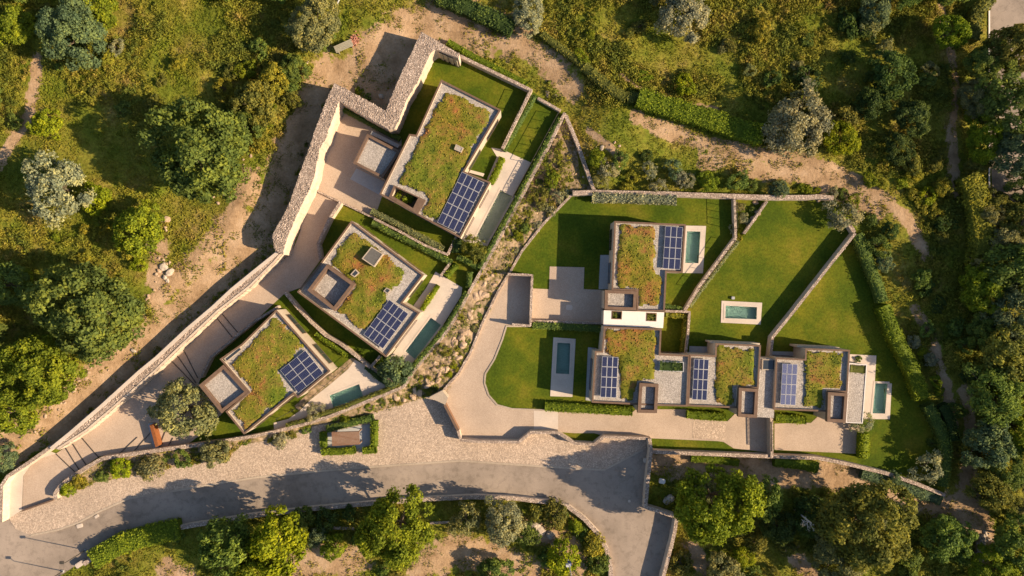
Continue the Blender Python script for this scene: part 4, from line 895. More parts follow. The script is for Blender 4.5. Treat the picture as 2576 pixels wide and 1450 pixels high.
T = [
 ('big', 492, 372, 138, 'green', 'huge rounded green tree on the left meadow', 1), ('big', 185, 85, 92, 'blue', 'tall blue green tree beside the small path, upper left', 1),
 ('mid', 40, 75, 52, 'bright', 'bright green tree at the upper left edge', 1), ('mid', 245, 25, 60, 'bright', 'yellow green tree at the top edge behind the blue green one', 1),
 ('small', 300, 122, 20, 'grey', 'little silvery bush right of the blue green tree', 1),
 ('olive', 142, 472, 90, 'grey', 'pale olive coloured spreading tree on the left meadow', 1), ('small', 250, 503, 36, 'lime', 'lime green bush beside the pale spreading tree', 1),
 ('mid', 350, 578, 66, 'bright', 'round bright green tree above the boulders', 1), ('small', 358, 668, 19, 'lime', 'small lime bush alone on the left meadow', 1),
 ('small', 122, 315, 40, 'lime', 'lime round bush beside the dirt path', 1), ('big', 212, 790, 136, 'green', 'large green tree above the long wall, left side', 1),
 ('big', 95, 935, 105, 'bright', 'large yellow green tree near the left edge', 1), ('mid', 20, 720, 60, 'green', 'dark green tree at the left edge', 1), ('mid', 40, 1035, 62, 'bright', 'yellow green tree above the rocks at the left edge', 1),
 ('mid', 12, 1150, 35, 'blue', 'dark little tree outside the curved wall end', 1),
 ('big', 790, 62, 72, 'olive', 'tall grey green tree above the rubble pile', 1), ('mid', 740, 175, 40, 'green', 'bushy tree right of the tall grass, beside the broken wall', 1), ('mid', 818, 98, 30, 'green', 'dark tree leaning over the timber stack', 1),
 ('mid', 648, 262, 60, 'warm', 'rounded brown green tree on the edge of the dirt track', 1), ('mid', 690, 205, 42, 'yellow', 'yellowish tree between meadow and dirt track', 1), ('mid', 610, 320, 50, 'green', 'green tree touching the huge rounded one', 1), ('small', 655, 345, 30, 'yellow', 'yellowish bush at the dirt track edge', 1),
 ('olive', 1330, 42, 46, 'grey', 'silvery olive tree at the top edge above the dirt track', 1), ('olive', 1722, 32, 72, 'grey', 'large silvery olive tree at the top edge', 1), ('olive', 2008, 312, 88, 'grey', 'large silvery olive tree at the end of the curved hedge', 1),
 ('mid', 2110, 350, 46, 'lime', 'yellow green tree right of the large silvery olive', 1), ('mid', 2200, 25, 42, 'blue', 'blue green tree at the top right', 1), ('mid', 2388, 80, 44, 'bright', 'bright tree casting a dark shadow, top right', 1), ('small', 1722, 215, 26, 'lime', 'lime bush above the broad curved hedge', 1),
 ('olive', 455, 1035, 84, 'olive', 'olive tree standing beside the rusty steel slab', 1), ('oliver', 1195, 628, 34, 'warm', 'thin olive tree at the end of the upper left pool', 1), ('small', 990, 932, 42, 'blue', 'dark round tree between the two lower left pools', 1), ('oliver', 791, 1036, 24, 'grey', 'small olive tree beside the lower left pool steps', 1),
 ('small', 1020, 499, 24, 'bright', 'shrub growing up through the roof opening', 1),
 ('oliver', 1844, 577, 12, 'grey', 'tiny silvery olive on the lawn wall', 1), ('oliver', 2120, 540, 42, 'grey', 'airy olive tree at the top right lawn corner', 1), ('oliver', 2172, 1066, 28, 'grey', 'small silvery olive beside the far right villa', 1), ('oliver', 2335, 1180, 42, 'grey', 'silvery olive tree in the lower right lawn corner', 1),
 ('big', 1808, 1268, 112, 'bright', 'large green tree right of the road bend', 1), ('mid', 2238, 190, 58, 'deep', 'round tree coloured dark for shade in the upper right scrub', 1), ('mid', 2190, 260, 44, 'deep', 'shade darkened tree standing left in the upper right hollow', 1), ('mid', 2292, 300, 48, 'deep', 'shade darkened tree beside the path, upper right', 1), ('mid', 2255, 375, 40, 'deep', 'shade darkened tree low in the upper right hollow', 1),  # darkest leaf colour on the hollow trees paints in their shaded canopy
 ('mid', 1920, 1255, 50, 'green', 'green tree behind the large one near the road bend', 1),
 ('big', 2190, 1325, 122, 'warm', 'large dark olive green tree below the right lawn', 1), ('big', 2110, 1400, 80, 'olive', 'olive green tree at the bottom edge', 1), ('mid', 2385, 1350, 62, 'green', 'mid green tree beside the pale rubble', 1), ('mid', 2250, 1210, 22, 'blue', 'small blue green tree rooted below the bottom wall', 1),
 ('mid', 2040, 1300, 50, 'deep', 'dark tree behind the bare dead one', 1), ('mid', 1960, 1330, 46, 'deep', 'dark tree below the bare dead one', 1),
 ('mid', 1820, 1440, 50, 'olive', 'grey green tree at the bottom right of the road', 1), ('mid', 1870, 1400, 30, 'lime', 'narrow lime tree in the lower right grass', 1),
 ('big', 997, 1335, 104, 'bright', 'big bright tree overhanging the road from below', 1), ('mid', 562, 1378, 74, 'green', 'broad green tree below the left road wall', 1), ('mid', 690, 1375, 78, 'lime', 'broad yellow green tree below the road wall', 1), ('mid', 640, 1440, 60, 'bright', 'green tree at the bottom edge between two broad ones', 1),
 ('oliver', 1170, 1312, 44, 'olive', 'thin olive tree right of the big bright tree', 1), ('olive', 1268, 1315, 58, 'grey', 'dense grey olive tree below the road', 1), ('mid', 1245, 1442, 46, 'green', 'dark green tree at the bottom edge', 1), ('small', 1415, 1405, 44, 'lime', 'lime tree beside the white pole', 1),
 ('small', 800, 1350, 26, 'blue', 'dark flowering bush right of the broad yellow green tree', 1), ('small', 840, 1375, 34, 'bright', 'bright bush left of the big bright tree', 1), ('small', 760, 1308, 32, 'green', 'round bush just below the road wall', 1),
 ('small', 820, 1312, 30, 'deep', 'dark bush in the shade of the road wall', 1), ('ball', 1395, 1300, 38, 'warm', 'clipped brown green bush inside the road curve', 1), ('ball', 1350, 1295, 26, 'warm', 'smaller clipped bush inside the road curve', 1), ('small', 1330, 1345, 30, 'green', 'green bush beside the rocky edge inside the road curve', 1),
 ('ball', 1490, 1370, 34, 'yellow', 'yellowish clipped bush beside the road wall', 1), ('ball', 1505, 1420, 30, 'green', 'dark clipped bush beside the road wall', 1), ('small', 1405, 1375, 20, 'grey', 'grey bush at the foot of the white pole', 1),
 ('ball', 375, 1172, 38, 'olive', 'large clipped round bush below the ramp wall', 1), ('small', 540, 1140, 38, 'olive', 'large grey green bush below the ramp wall', 1), ('small', 300, 1180, 28, 'lime', 'lime bush left of the clipped round one', 1), ('small', 255, 1200, 18, 'green', 'small bush at the forecourt edge', 1), ('small', 198, 1212, 22, 'yellow', 'yellow green bush near the ramp nose', 1), ('small', 166, 1232, 20, 'lime', 'bright bush at the rounded ramp nose', 1), ('small', 455, 1155, 24, 'green', 'green bush between the two large ones below the ramp', 1), ('small', 705, 1108, 22, 'grey', 'grey bush at the pointed end of the forecourt bed', 1),
 ('small', 870, 1060, 14, 'bright', 'small bush above the timber shelter hedge', 1)]
TALL = {(997, 1335): 1.25, (562, 1378): 1.7, (690, 1375): 1.7, (640, 1440): 1.6, (1808, 1268): 1.3, (1920, 1255): 1.5, (2190, 1325): 1.2, (1268, 1315): 1.5, (1170, 1312): 1.4, (492, 372): 1.1, (212, 790): 1.05, (2388, 80): 1.5, (1020, 499): .8}
for kind, x, y, r_, c, lb, _ in T:
    e_ = plant(kind, x, y, r_, c, lb, hs=TALL.get((x, y), {'big': .95}.get(kind, 1.0)), name='tree' if ' tree' in lb and kind in ('small', 'mid', 'big') else None)
    if (x, y) == (1020, 499): e_.location = P(1020, 498, 2.4)
# dark wood on the right edge
WOOD = [(2500, 165, 82), (2560, 120, 60), (2470, 250, 74), (2550, 260, 86), (2490, 345, 80), (2570, 370, 80), (2560, 470, 74), (2545, 570, 76), (2500, 640, 70), (2570, 680, 80), (2490, 730, 72), (2555, 790, 84), (2480, 830, 62), (2525, 890, 80), (2580, 960, 70), (2500, 985, 76), (2560, 1070, 84), (2490, 1120, 66), (2545, 1170, 80), (2500, 1240, 60), (2575, 1260, 76), (2550, 1360, 70), (2500, 1440, 66), (2590, 1440, 70), (2620, 560, 70), (2630, 860, 70), (2640, 1100, 70)]
for i, (x, y, r_) in enumerate([(x+(38 if 380 < y < 660 else 0), y, r_) for x, y, r_ in WOOD]):
    plant(['big', 'mid', 'big', 'olive'][i % 4], x, y, r_*random.uniform(.72, 1.05), ['green', 'warm', 'olive', 'green', 'bright', 'blue'][i % 6], 'x', group='trees of the wood along the right edge', hs=[.85, 1.25, .9, 1.2][i % 4]*(1.4 if y < 520 else 1), sx=random.uniform(.88, 1.14))
for i in range(26):
    x, y = random.uniform(2425, 2570), random.uniform(90, 1440)
    plant('mid', x, y, random.uniform(20, 40), random.choice(['green', 'warm', 'bright', 'olive', 'yellow', 'deep']), 'x', group='young trees of the wood along the right edge', hs=1.2, sx=random.uniform(.85, 1.2))
for (x, y, r_) in [(30, -70, 70), (420, -60, 60), (560, -50, 55), (700, -60, 60), (1560, -80, 70), (1960, -70, 60), (2120, -60, 60), (2300, -55, 70), (2400, -40, 60), (-60, 480, 60), (-60, 850, 70), (-50, 250, 60)]:
    plant('big', x, y, r_, 'green', 'tree standing at the upper or left rim of the land', group='trees round the rim of the land', hs=1.1)
# bushes above the right wall, on the bank, on the slopes
BX = [(x+random.uniform(-7, 7), y+random.uniform(-7, 7), random.uniform(6, 11), random.choice(['olive', 'green', 'warm', 'yellow', 'bright']), 'shrub') for x, y in [(1300, 575), (1280, 610), (1262, 640), (1245, 655), (1228, 705), (1215, 755), (1200, 775), (1188, 795), (1172, 815), (1166, 850), (1152, 868), (1140, 895), (1122, 918), (1105, 935), (1090, 950), (1068, 962), (1050, 985), (1030, 992), (1240, 675), (1218, 690), (1196, 740), (1180, 762), (1150, 832), (1128, 862), (1104, 900), (1380, 420), (1400, 370), (1420, 420), (1440, 455), (1340, 500), (1350, 455), (1290, 600)]]
B = BX+[(1527, 425, 26, 'grey', 'oliver'), (1560, 405, 22, 'green', 'small'), (1515, 460, 22, 'olive', 'oliver'), (1500, 400, 24, 'bright', 'small'), (1590, 445, 18, 'yellow', 'shrub'), (1635, 430, 22, 'grey', 'oliver'), (1660, 470, 22, 'grey', 'oliver'), (1695, 425, 26, 'blue', 'oliver'), (1720, 450, 26, 'grey', 'oliver'), (1780, 458, 28, 'bright', 'small'), (1856, 457, 26, 'green', 'small'), (1892, 467, 17, 'green', 'ball'), (1962, 478, 25, 'blue', 'small'), (2015, 472, 11, 'bright', 'shrub'), (2035, 478, 12, 'bright', 'shrub'), (2057, 478, 8, 'lime', 'shrub'), (2095, 485, 16, 'grey', 'oliver'), (2122, 488, 16, 'green', 'shrub'), (2145, 510, 20, 'bright', 'small'), (2195, 555, 18, 'green', 'ball'), (2240, 580, 22, 'deep', 'small'), (2215, 620, 30, 'green', 'small'), (2225, 660, 26, 'blue', 'small'), (1625, 395, 16, 'deep', 'shrub'), (1577, 470, 16, 'yellow', 'shrub'),
     (1372, 402, 8, 'green', 'ball'), (1410, 397, 8, 'bright', 'ball'), (1390, 450, 22, 'bright', 'small'), (1375, 478, 12, 'deep', 'ball'), (1362, 492, 20, 'warm', 'small'), (1395, 430, 10, 'deep', 'ball'), (1330, 530, 16, 'warm', 'shrub'), (1362, 520, 16, 'olive', 'shrub'), (1320, 575, 14, 'green', 'small'), (1302, 593, 14, 'bright', 'small'), (1298, 555, 16, 'yellow', 'shrub'), (1405, 495, 16, 'grey', 'oliver'), (1425, 485, 14, 'grey', 'shrub'), (1386, 530, 14, 'grey', 'shrub'), (1350, 565, 12, 'grey', 'shrub'), (1296, 630, 10, 'grey', 'shrub'), (1275, 660, 12, 'olive', 'shrub'),
     (1189, 773, 12, 'lime', 'shrub'), (1240, 690, 12, 'yellow', 'shrub'), (1225, 740, 12, 'warm', 'shrub'), (1250, 665, 9, 'bright', 'shrub'), (1160, 815, 12, 'olive', 'oliver'), (1110, 880, 20, 'warm', 'oliver'), (1138, 920, 11, 'lime', 'ball'), (1128, 944, 11, 'lime', 'ball'), (1065, 925, 12, 'bright', 'shrub'), (1075, 955, 12, 'deep', 'ball'), (1052, 968, 11, 'yellow', 'shrub'), (1088, 978, 12, 'deep', 'shrub'), (1000, 990, 14, 'yellow', 'shrub'), (960, 1008, 14, 'green', 'shrub'), (930, 1024, 14, 'bright', 'shrub'), (895, 1036, 12, 'warm', 'shrub'), (864, 1041, 13, 'lime', 'shrub'), (840, 1054, 10, 'green', 'shrub'), (1035, 1000, 8, 'bright', 'shrub'), (1178, 860, 12, 'green', 'shrub'), (1195, 825, 12, 'olive', 'shrub'), (1205, 790, 9, 'green', 'shrub'), (1150, 880, 9, 'yellow', 'shrub'), (1090, 905, 10, 'warm', 'shrub'), (770, 1083, 12, 'green', 'shrub'), (735, 1092, 14, 'warm', 'shrub'), (680, 1105, 12, 'yellow', 'shrub'), (620, 1112, 9, 'green', 'shrub'), (490, 1140, 14, 'warm', 'shrub'), (420, 1150, 14, 'green', 'shrub'), (330, 1162, 14, 'warm', 'shrub'), (232, 1198, 9, 'yellow', 'shrub'),
     (1865, 520, 12, 'olive', 'shrub'), (1872, 550, 14, 'grey', 'shrub'), (1868, 585, 12, 'bright', 'shrub'), (1860, 600, 10, 'yellow', 'shrub'), (1895, 525, 10, 'green', 'shrub'), (1884, 558, 9, 'grey', 'shrub'),
     (2345, 1115, 12, 'green', 'shrub'), (2340, 905, 18, 'grey', 'small'), (2300, 860, 18, 'grey', 'small'), (2355, 960, 16, 'bright', 'small'), (2365, 985, 14, 'bright', 'shrub'), (2320, 890, 14, 'lime', 'shrub'), (2330, 830, 20, 'green', 'small'),
     (904, 232, 12, 'bright', 'shrub'), (925, 243, 9, 'green', 'shrub'), (1547, 792, 9, 'green', 'shrub'), (2160, 905, 9, 'green', 'shrub'), (1720, 455, 12, 'grey', 'shrub')]
for x, y, r_, c, kd in B:
    if kd == 'shrub' and (x, y) == (1547, 792):
        o = plant(kd, x, y, r_, c, 'plant spilling out of the white roof opening'); o.location = P(1547, 793, 3.3); continue
    if x > 1440 and 390 < y < 500: lb = ('low planting above the long top wall', 'garden bushes above the long top wall')
    elif 1850 < x < 1920 and 500 < y < 610: lb = ('small bush in the rock garden', 'bushes of the rock garden')
    elif x > 2140 and y < 700: lb = ('bush outside the top right lawn corner', 'bushes outside the top right corner')
    elif x > 2200: lb = ('bush on the bare slope right of the boundary hedge', 'bushes on the right slope')
    elif y < 300: lb = ('small bush in the shade at the foot of the tall stone wall', 'bushes at the foot of the tall wall')
    elif x < 800: lb = ('small bush in the bed below the ramp wall', 'bushes below the ramp wall')
    else: lb = ('garden bush on the rocky bank right of the terrace wall', 'bushes on the rocky bank')
    plant(kd, x, y, r_, c, lb[0], group=lb[1])
# loose bushes in the wild land
def wild_bushes(n, region, rr, cols, label, group, kinds=('shrub', 'small')):
    k = 0; t = 0
    while k < n and t < n*30:
        t += 1; x = random.uniform(region[0], region[2]); y = random.uniform(region[1], region[3]); q = P(x, y)
        X = np.array([q.x]); Y = np.array([q.y])
        if built_dist(X, Y)[0] < .9 or dirt_mask(X, Y)[0] > .45: continue
        plant(random.choice(kinds), x, y, random.uniform(*rr), random.choice(cols), label, group=group, sx=random.uniform(.8, 1.25)); k += 1
wild_bushes(26, (1900, 60, 2340, 330), (16, 34), ['warm', 'olive', 'green', 'yellow', 'deep', 'blue'], '', 'scrub bushes on the upper right slope')
wild_bushes(10, (1400, 0, 1900, 200), (12, 20), ['yellow', 'warm', 'bright', 'olive'], '', 'bushes in the top grass slope')
wild_bushes(14, (2180, 380, 2380, 560), (12, 26), ['yellow', 'bright', 'warm', 'lime'], '', 'bushes beside the dirt slope bend')
wild_bushes(14, (0, 560, 420, 1100), (10, 22), ['yellow', 'bright', 'green', 'warm'], '', 'bushes in the lower left meadow')
wild_bushes(14, (0, 0, 700, 330), (10, 22), ['yellow', 'warm', 'green', 'bright'], '', 'bushes in the upper left meadow')
wild_bushes(16, (560, 120, 760, 420), (14, 28), ['yellow', 'warm', 'green', 'bright'], '', 'bushes in the belt beside the dirt track')
wild_bushes(24, (1690, 1200, 2440, 1450), (14, 34), ['deep', 'warm', 'olive', 'green'], '', 'undergrowth of the lower right wood')
wild_bushes(16, (300, 1290, 1500, 1450), (12, 24), ['deep', 'green', 'bright', 'warm'], '', 'bushes below the road parapet')
wild_bushes(12, (2280, 560, 2480, 1300), (14, 28), ['deep', 'warm', 'green'], '', 'bushes in the shade of the right wood')

# ------------------------------------------------------------------ wild grass (one uncountable mass)
def meadow():
    n = 190000; vx = RNG.uniform(-80, 2660, n); vy = RNG.uniform(-80, 1530, n); x = (vx-CX)/S; y = (CY-vy)/S
    bd = built_dist(x, y); dm = dirt_mask(x, y)+(vnoise(x, y, 1.7, 8)-.5)*1.2+(vnoise(x, y, 5, 9)-.5)*.8
    k = (bd > .25) & ((dm < .48+RNG.random(n)*.12) | ((vnoise(x, y, 2.3, 16)*.65+vnoise(x, y, .8, 17)*.35 > .61+RNG.random(n)*.06) & (RNG.random(n) < .8))); x, y, bd = x[k], y[k], bd[k]; n = len(x)
    z = relief(x, y, bd); lush = vnoise(x, y, 3.2, 10)*.6+vnoise(x, y, 9, 11)*.4
    hh = (.10+.42*lush**2)*RNG.uniform(.6, 1.3, n)
    bl = 3; P0 = np.repeat(np.stack([x, y, z], 1), bl, 0); hb = np.repeat(hh, bl)*RNG.uniform(.7, 1.2, n*bl)
    pos = P0+np.stack([RNG.normal(size=n*bl)*.16, RNG.normal(size=n*bl)*.16, hb*.5], 1)
    nr = unit(n*bl)*np.array([1, 1, .6])+np.array([0, 0, .45])
    t = np.repeat(lush, bl); tone = np.clip(RNG.random(n*bl)*.6+t*.5-.05, 0, 1)
    o = leaves('wild_grass', pos, nr, .08+hb*.36, M['meadow'], tone=tone, aspect=.4)
    tag(o, 'rough wild grass covering the slopes around the villas', 'grass', kind='stuff')
    # creeping weeds on the bank
    a = pts_in(XY(BANK), 3.2); n = len(a); d = dist(a[:, 0], a[:, 1], XY(K_LINE)); keep = vnoise(a[:, 0], a[:, 1], 1.5, 12) > .42; a = a[keep]; d = d[keep]; n = len(a)
    zz = .15+np.clip(d/4, 0, 1)*.8
    bl = 7; P0 = np.repeat(np.stack([a[:, 0], a[:, 1], zz], 1), bl, 0)
    pos = P0+np.stack([RNG.normal(size=n*bl)*.2, RNG.normal(size=n*bl)*.2, RNG.uniform(.0, .35, n*bl)], 1)
    o = leaves('ground_cover', pos, unit(n*bl)+np.array([0, 0, .6]), RNG.uniform(.07, .16, n*bl), M['meadow'])
    tag(o, 'low creeping plants over the rocky bank', 'plants', kind='stuff')
meadow()
def scrub():
    reg = [((1860, 0), (2420, 380), 2200, .35), ((1380, -20), (1900, 260), 1100, .5), ((2130, 330), (2460, 620), 900, .4), ((-40, 520), (430, 1100), 1300, .5), ((-40, -40), (760, 340), 1500, .52),
           ((540, 100), (780, 480), 700, .4), ((1680, 1150), (2480, 1480), 1900, .35), ((230, 1290), (1520, 1480), 1300, .45), ((2290, 560), (2520, 1400), 1300, .4), ((1480, 60), (1640, 270), 400, .3)]
    cs = []
    for (x0, y0), (x1, y1), n, th in reg:
        vx = RNG.uniform(x0, x1, n); vy = RNG.uniform(y0, y1, n); x = (vx-CX)/S; y = (CY-vy)/S
        k = (built_dist(x, y) > .9) & (dirt_mask(x, y)+(vnoise(x, y, 3, 14)-.5)*.6 < .5) & (vnoise(x, y, 5.5, 13) > th)
        cs.append(np.stack([x[k], y[k]], 1))
    c = np.concatenate(cs); n = len(c); z = relief(c[:, 0], c[:, 1], built_dist(c[:, 0], c[:, 1])); r = RNG.uniform(.3, .95, n)*(0.6+vnoise(c[:, 0], c[:, 1], 4, 15)*.9)
    bl = 56; q = unit(n*bl); q[:, 2] = np.abs(q[:, 2]); rb = np.repeat(r, bl)
    pos = np.repeat(np.stack([c[:, 0], c[:, 1], z], 1), bl, 0)+q*(rb*RNG.uniform(.6, 1.08, n*bl))[:, None]*np.array([1, 1, .95])
    tone = np.clip(np.repeat(RNG.random(n)*.55, bl)+RNG.random(n*bl)*.45, 0, 1)
    tag(leaves('scrub', pos, q+unit(n*bl)*.7, RNG.uniform(.09, .19, n*bl), M['scrub'], tone=tone), 'tangled low scrub in uncountable clumps across the slopes', 'scrub', kind='stuff')
scrub()
def weeds():
    P_ = []
    for line, off in ((BW_OUT[6:], -14), (LW_OUT[:9], -12)):
        q = pts_along(XY([(x+off, y-4) for x, y in line], 3.0), 1.6, 2.2); P_.append(q)
    a = np.concatenate(P_); k = vnoise(a[:, 0], a[:, 1], 1.6, 18) > .5; a = a[k]
    b = pts_in(XY(BANK), 2.6); b = b[vnoise(b[:, 0], b[:, 1], 2.2, 19) > .45]; zb = .15+np.clip(dist(b[:, 0], b[:, 1], XY(K_LINE))/4, 0, 1)*.8
    c = np.concatenate([a, b]); z = np.concatenate([relief(a[:, 0], a[:, 1], built_dist(a[:, 0], a[:, 1])), zb]); n = len(c); bl = 40; r = RNG.uniform(.2, .6, n)
    q = unit(n*bl); q[:, 2] = np.abs(q[:, 2]); rb = np.repeat(r, bl)
    pos = np.repeat(np.stack([c[:, 0], c[:, 1], z], 1), bl, 0)+q*(rb*RNG.uniform(.5, 1.05, n*bl))[:, None]*np.array([1, 1, .7])
    tone = np.clip(np.repeat(RNG.random(n)*.55, bl)+RNG.random(n*bl)*.45, 0, 1)
    tag(leaves('weeds', pos, q+unit(n*bl)*.8, RNG.uniform(.08, .15, n*bl), M['scrub'], tone=tone), 'low weeds at the foot of the long walls and over the bank', 'weeds', kind='stuff')
weeds()

# ------------------------------------------------------------------ boulders
def boulder_mesh(seed):
    v, f = IV2; vs = []
    for p in v:
        k = 1+.35*noise.noise(p*1.6+Vector((seed*7.3, 0, 0)))+.12*noise.noise(p*4+Vector((0, seed*3.1, 0))); vs.append((p*k))
    me = bpy.data.meshes.new('boulder'); me.from_pydata([tuple(q) for q in vs], [], f); return me
BM = [boulder_mesh(i) for i in range(6)]
BMW = []
for m_ in BM:
    q = m_.copy(); q.materials.append(M['whiterock']); BMW.append(q); m_.materials.append(M['rock'])
def boulder(vx, vy, rv, label, group=None, white=False, z=None, asp=None):
    p = P(vx, vy); z = gz(p.x, p.y) if z is None else z
    o = bpy.data.objects.new('boulder', random.choice(BMW if white else BM)); COL.objects.link(o)
    s = rv/S; a_ = asp or random.uniform(.5, .85); o.scale = (s, s*a_, s*random.uniform(.4, .6)); o.location = (p.x, p.y, z+s*.12); o.rotation_euler = (random.uniform(-.15, .15), random.uniform(-.15, .15), random.random()*3.14)
    return tag(o, label, 'boulder', group)
k = 0
rk = [(1250, 655), (1238, 700), (1222, 735), (1206, 765), (1190, 800), (1182, 812), (1172, 830), (1168, 850), (1150, 862), (1160, 838), (1140, 880), (1128, 895), (1118, 905), (1135, 900), (1105, 925), (1120, 925), (1090, 935), (1100, 945), (1080, 940), (1110, 950), (1070, 975), (1060, 985), (1045, 990), (1085, 965), (1020, 1002), (990, 1005), (1180, 780), (1195, 750), (1212, 715), (1228, 680), (1145, 850), (1160, 820), (1130, 870), (1112, 890), (1098, 915), (1205, 735), (1176, 800), (1240, 720), (1165, 870), (1147, 895)]
for x, y in rk:
    for j in range(1+(int(x) % 2)):
        boulder(x+random.uniform(-9, 9), y+random.uniform(-9, 9), random.uniform(6, 13), 'sandy boulder set in the rocky bank', 'boulders of the rocky bank', z=.42)
for x, y, r_, lb in [(1320, 560, 10, 'lone boulder on the upper bank among shrubs'), (1345, 540, 9, 'boulder beside the hedge of the upper bank'), (959, 244, 8, 'pale square boulder in the shade behind the zigzag wall'),
        (425, 555, 13, 'large grey boulder beside the bright green tree'), (425, 577, 8, 'small upright boulder below the large grey one'), (385, 615, 13, 'brown boulder below the round bright tree'), (420, 672, 12, 'upper white boulder on the left slope'), (435, 686, 13, 'broad white boulder on the left slope'), (424, 700, 8, 'narrow white boulder on the left slope'), (430, 706, 7, 'thin white boulder at the slope foot'), (350, 780, 10, 'pale boulder at the edge of the large left tree'), (338, 882, 8, 'small pale boulder beside the shaded track'), (190, 973, 14, 'rounded boulder on the sunny slope'),
        (1394, 242, 7, 'white boulder right of the top lawn wall'), (1378, 236, 10, 'brown boulder beside the white one near the top lawn'), (1512, 376, 8, 'upright pale boulder above the garden bushes'), (1666, 197, 4, 'small round white stone in the top grass'),
        (1900, 510, 8, 'dark boulder at the top of the rock garden'), (1905, 535, 10, 'grey boulder in the middle of the rock garden'), (1894, 552, 10, 'flat grey boulder low in the rock garden'), (1683, 1255, 16, 'pale boulder under the tree right of the road'), (1355, 1335, 18, 'pale rock ledge inside the road curve'), (1385, 1345, 14, 'brown rock beside the pale ledge'), (1345, 1322, 16, 'long rock at the head of the pale ledge'),
        (898, 118, 5, 'single stone beside the brick pile'), (1106, 108, 6, 'rock at the foot of the wall corner'), (2060, 505, 7, 'rock below the end of the top wall')]:
    boulder(x, y, r_, lb, white=('white' in lb or 'pale' in lb))
for i in range(60):
    t = random.random(); q = random.choice([((640, 380), (590, 470)), ((590, 470), (540, 520)), ((300, 900), (200, 960)), ((200, 960), (120, 1050)), ((110, 1070), (10, 1090)), ((430, 640), (380, 760)), ((340, 790), (300, 880))])
    boulder(q[0][0]+(q[1][0]-q[0][0])*t+random.uniform(-14, 14), q[0][1]+(q[1][1]-q[0][1])*t+random.uniform(-14, 14), random.uniform(2.5, 6.5), 'small rock on the eroded edge of the dirt track', 'small rocks along the dirt track edge')
for i in range(26):
    x = random.uniform(0, 1); boulder(1440+x*90+random.uniform(-60, 60), 440-x*60+random.uniform(-50, 40), random.uniform(2, 4.5), 'small rock in the dry planted beds', 'small rocks of the dry beds')

# ------------------------------------------------------------------ fences, gates and small things
def fence(line, h, base, label, pitch=1.2, rails=(1.0,), picket=None, name='fence', mat='metal', cat='fence', r=.05):
    L = [Vector((x, y)) for x, y in XY(line, base)]; e = empty(name, (L[0].x, L[0].y, base), label, cat)
    for a_, b_ in zip(L, L[1:]):
        n = max(1, int((b_-a_).length/pitch))
        for i in range(n+1):
            q = a_.lerp(b_, i/n); m = MB(); m.tube((q.x, q.y, base-.1), (q.x, q.y, base+h), r, r, 6); m.build('post', M[mat], e)
        for rr in rails:
            m = MB(); m.tube((a_.x, a_.y, base+h*rr), (b_.x, b_.y, base+h*rr), r*.8, r*.8, 5); m.build('rail', M[mat], e)
        if picket:
            n = int((b_-a_).length/picket)
            me = None
            for i in range(n):
                q = a_.lerp(b_, (i+.5)/n)
                if me is None:
                    m = MB(); m.box((0, 0, h/2), (.035, .035, h)); o = m.build('picket', M[mat], e); me = o.data; o.parent = e; o.matrix_parent_inverse = Matrix.Identity(4); o.location = (q.x-L[0].x, q.y-L[0].y, 0)
                else:
                    o = bpy.data.objects.new('picket', me); COL.objects.link(o); o.parent = e; o.location = (q.x-L[0].x, q.y-L[0].y, 0)
    return e
fence([(1404, 288), (1370, 350), (1337, 410)], 1.5, .6, 'dark railing beside the small fenced lawn', 1.3)
fence([(1337, 410), (1300, 478), (1290, 497)], 1.2, .1, 'picket railing on the right edge of the upper pool terrace', 2.0, picket=.45, rails=(1.0, .1))
fence([(1848, 503), (1850, 575)], 1.3, 1.2, 'dark railing on the short upright wall', 1.0)
fence([(1846, 606), (1790, 682), (1757, 726)], .9, 1.1, 'dark railing along the slanting wall', 1.6)
fence([(1330, 231), (1268, 368)], .8, 1.5, 'thin railing on the wall of the top lawn', 3.0)
fence([(894, 905), (845, 948), (790, 995), (760, 1020), (700, 1052)], 1.3, .05, 'slim railing between lower left villa and its pool terrace', 2.0)
def slab_gate(a_, b_, h, label, th=.14, mat='wood', n=0, name='gate', z0=.05):
    A, B_ = P(*a_, h), P(*b_, h); L = (B_-A).length; an = math.atan2(B_.y-A.y, B_.x-A.x); e = empty(name, (A.x, A.y, z0), label, 'gate')
    if n:
        me = None
        for i in range(n):
            q = A.lerp(B_, (i+.5)/n)
            m = MB(); m.box((q.x, q.y, z0+h/2), (L/n*.5, th, h-.1), an); m.build('slat', M[mat], e)
        for zz, nm in ((z0+.08, 'bottom_rail'), (z0+h, 'top_rail')):
            m = MB(); m.box(((A.x+B_.x)/2, (A.y+B_.y)/2, zz), (L, th*1.3, .09), an); m.build(nm, M['metal'], e)
    else:
        m = MB(); m.box(((A.x+B_.x)/2, (A.y+B_.y)/2, z0+h/2), (L, th, h), an); m.build('gate_leaf', M[mat], e)
        m = MB(); m.box(((A.x+B_.x)/2, (A.y+B_.y)/2, z0+h+.04), (L+.1, th*1.6, .08), an); m.build('top_rail', M['bronze'], e)
    return e
slab_gate((1119, 1019), (1152, 1083), 2.1, 'brown solid sliding gate between forecourt and right driveway', .25)
slab_gate((1940, 1062), (1942, 1136), 2.0, 'slatted gate beside the wall dividing the right driveways', .08, 'metal', 22)
e = slab_gate((1103, 131), (1152, 153), 3.6, 'dark louvred gate at the top of the zigzag wall', .12, 'greywood', 4)
slab_gate((58, 1285), (134, 1258), .5, 'low rusty threshold gate at the ramp entrance', .15, 'bronze')
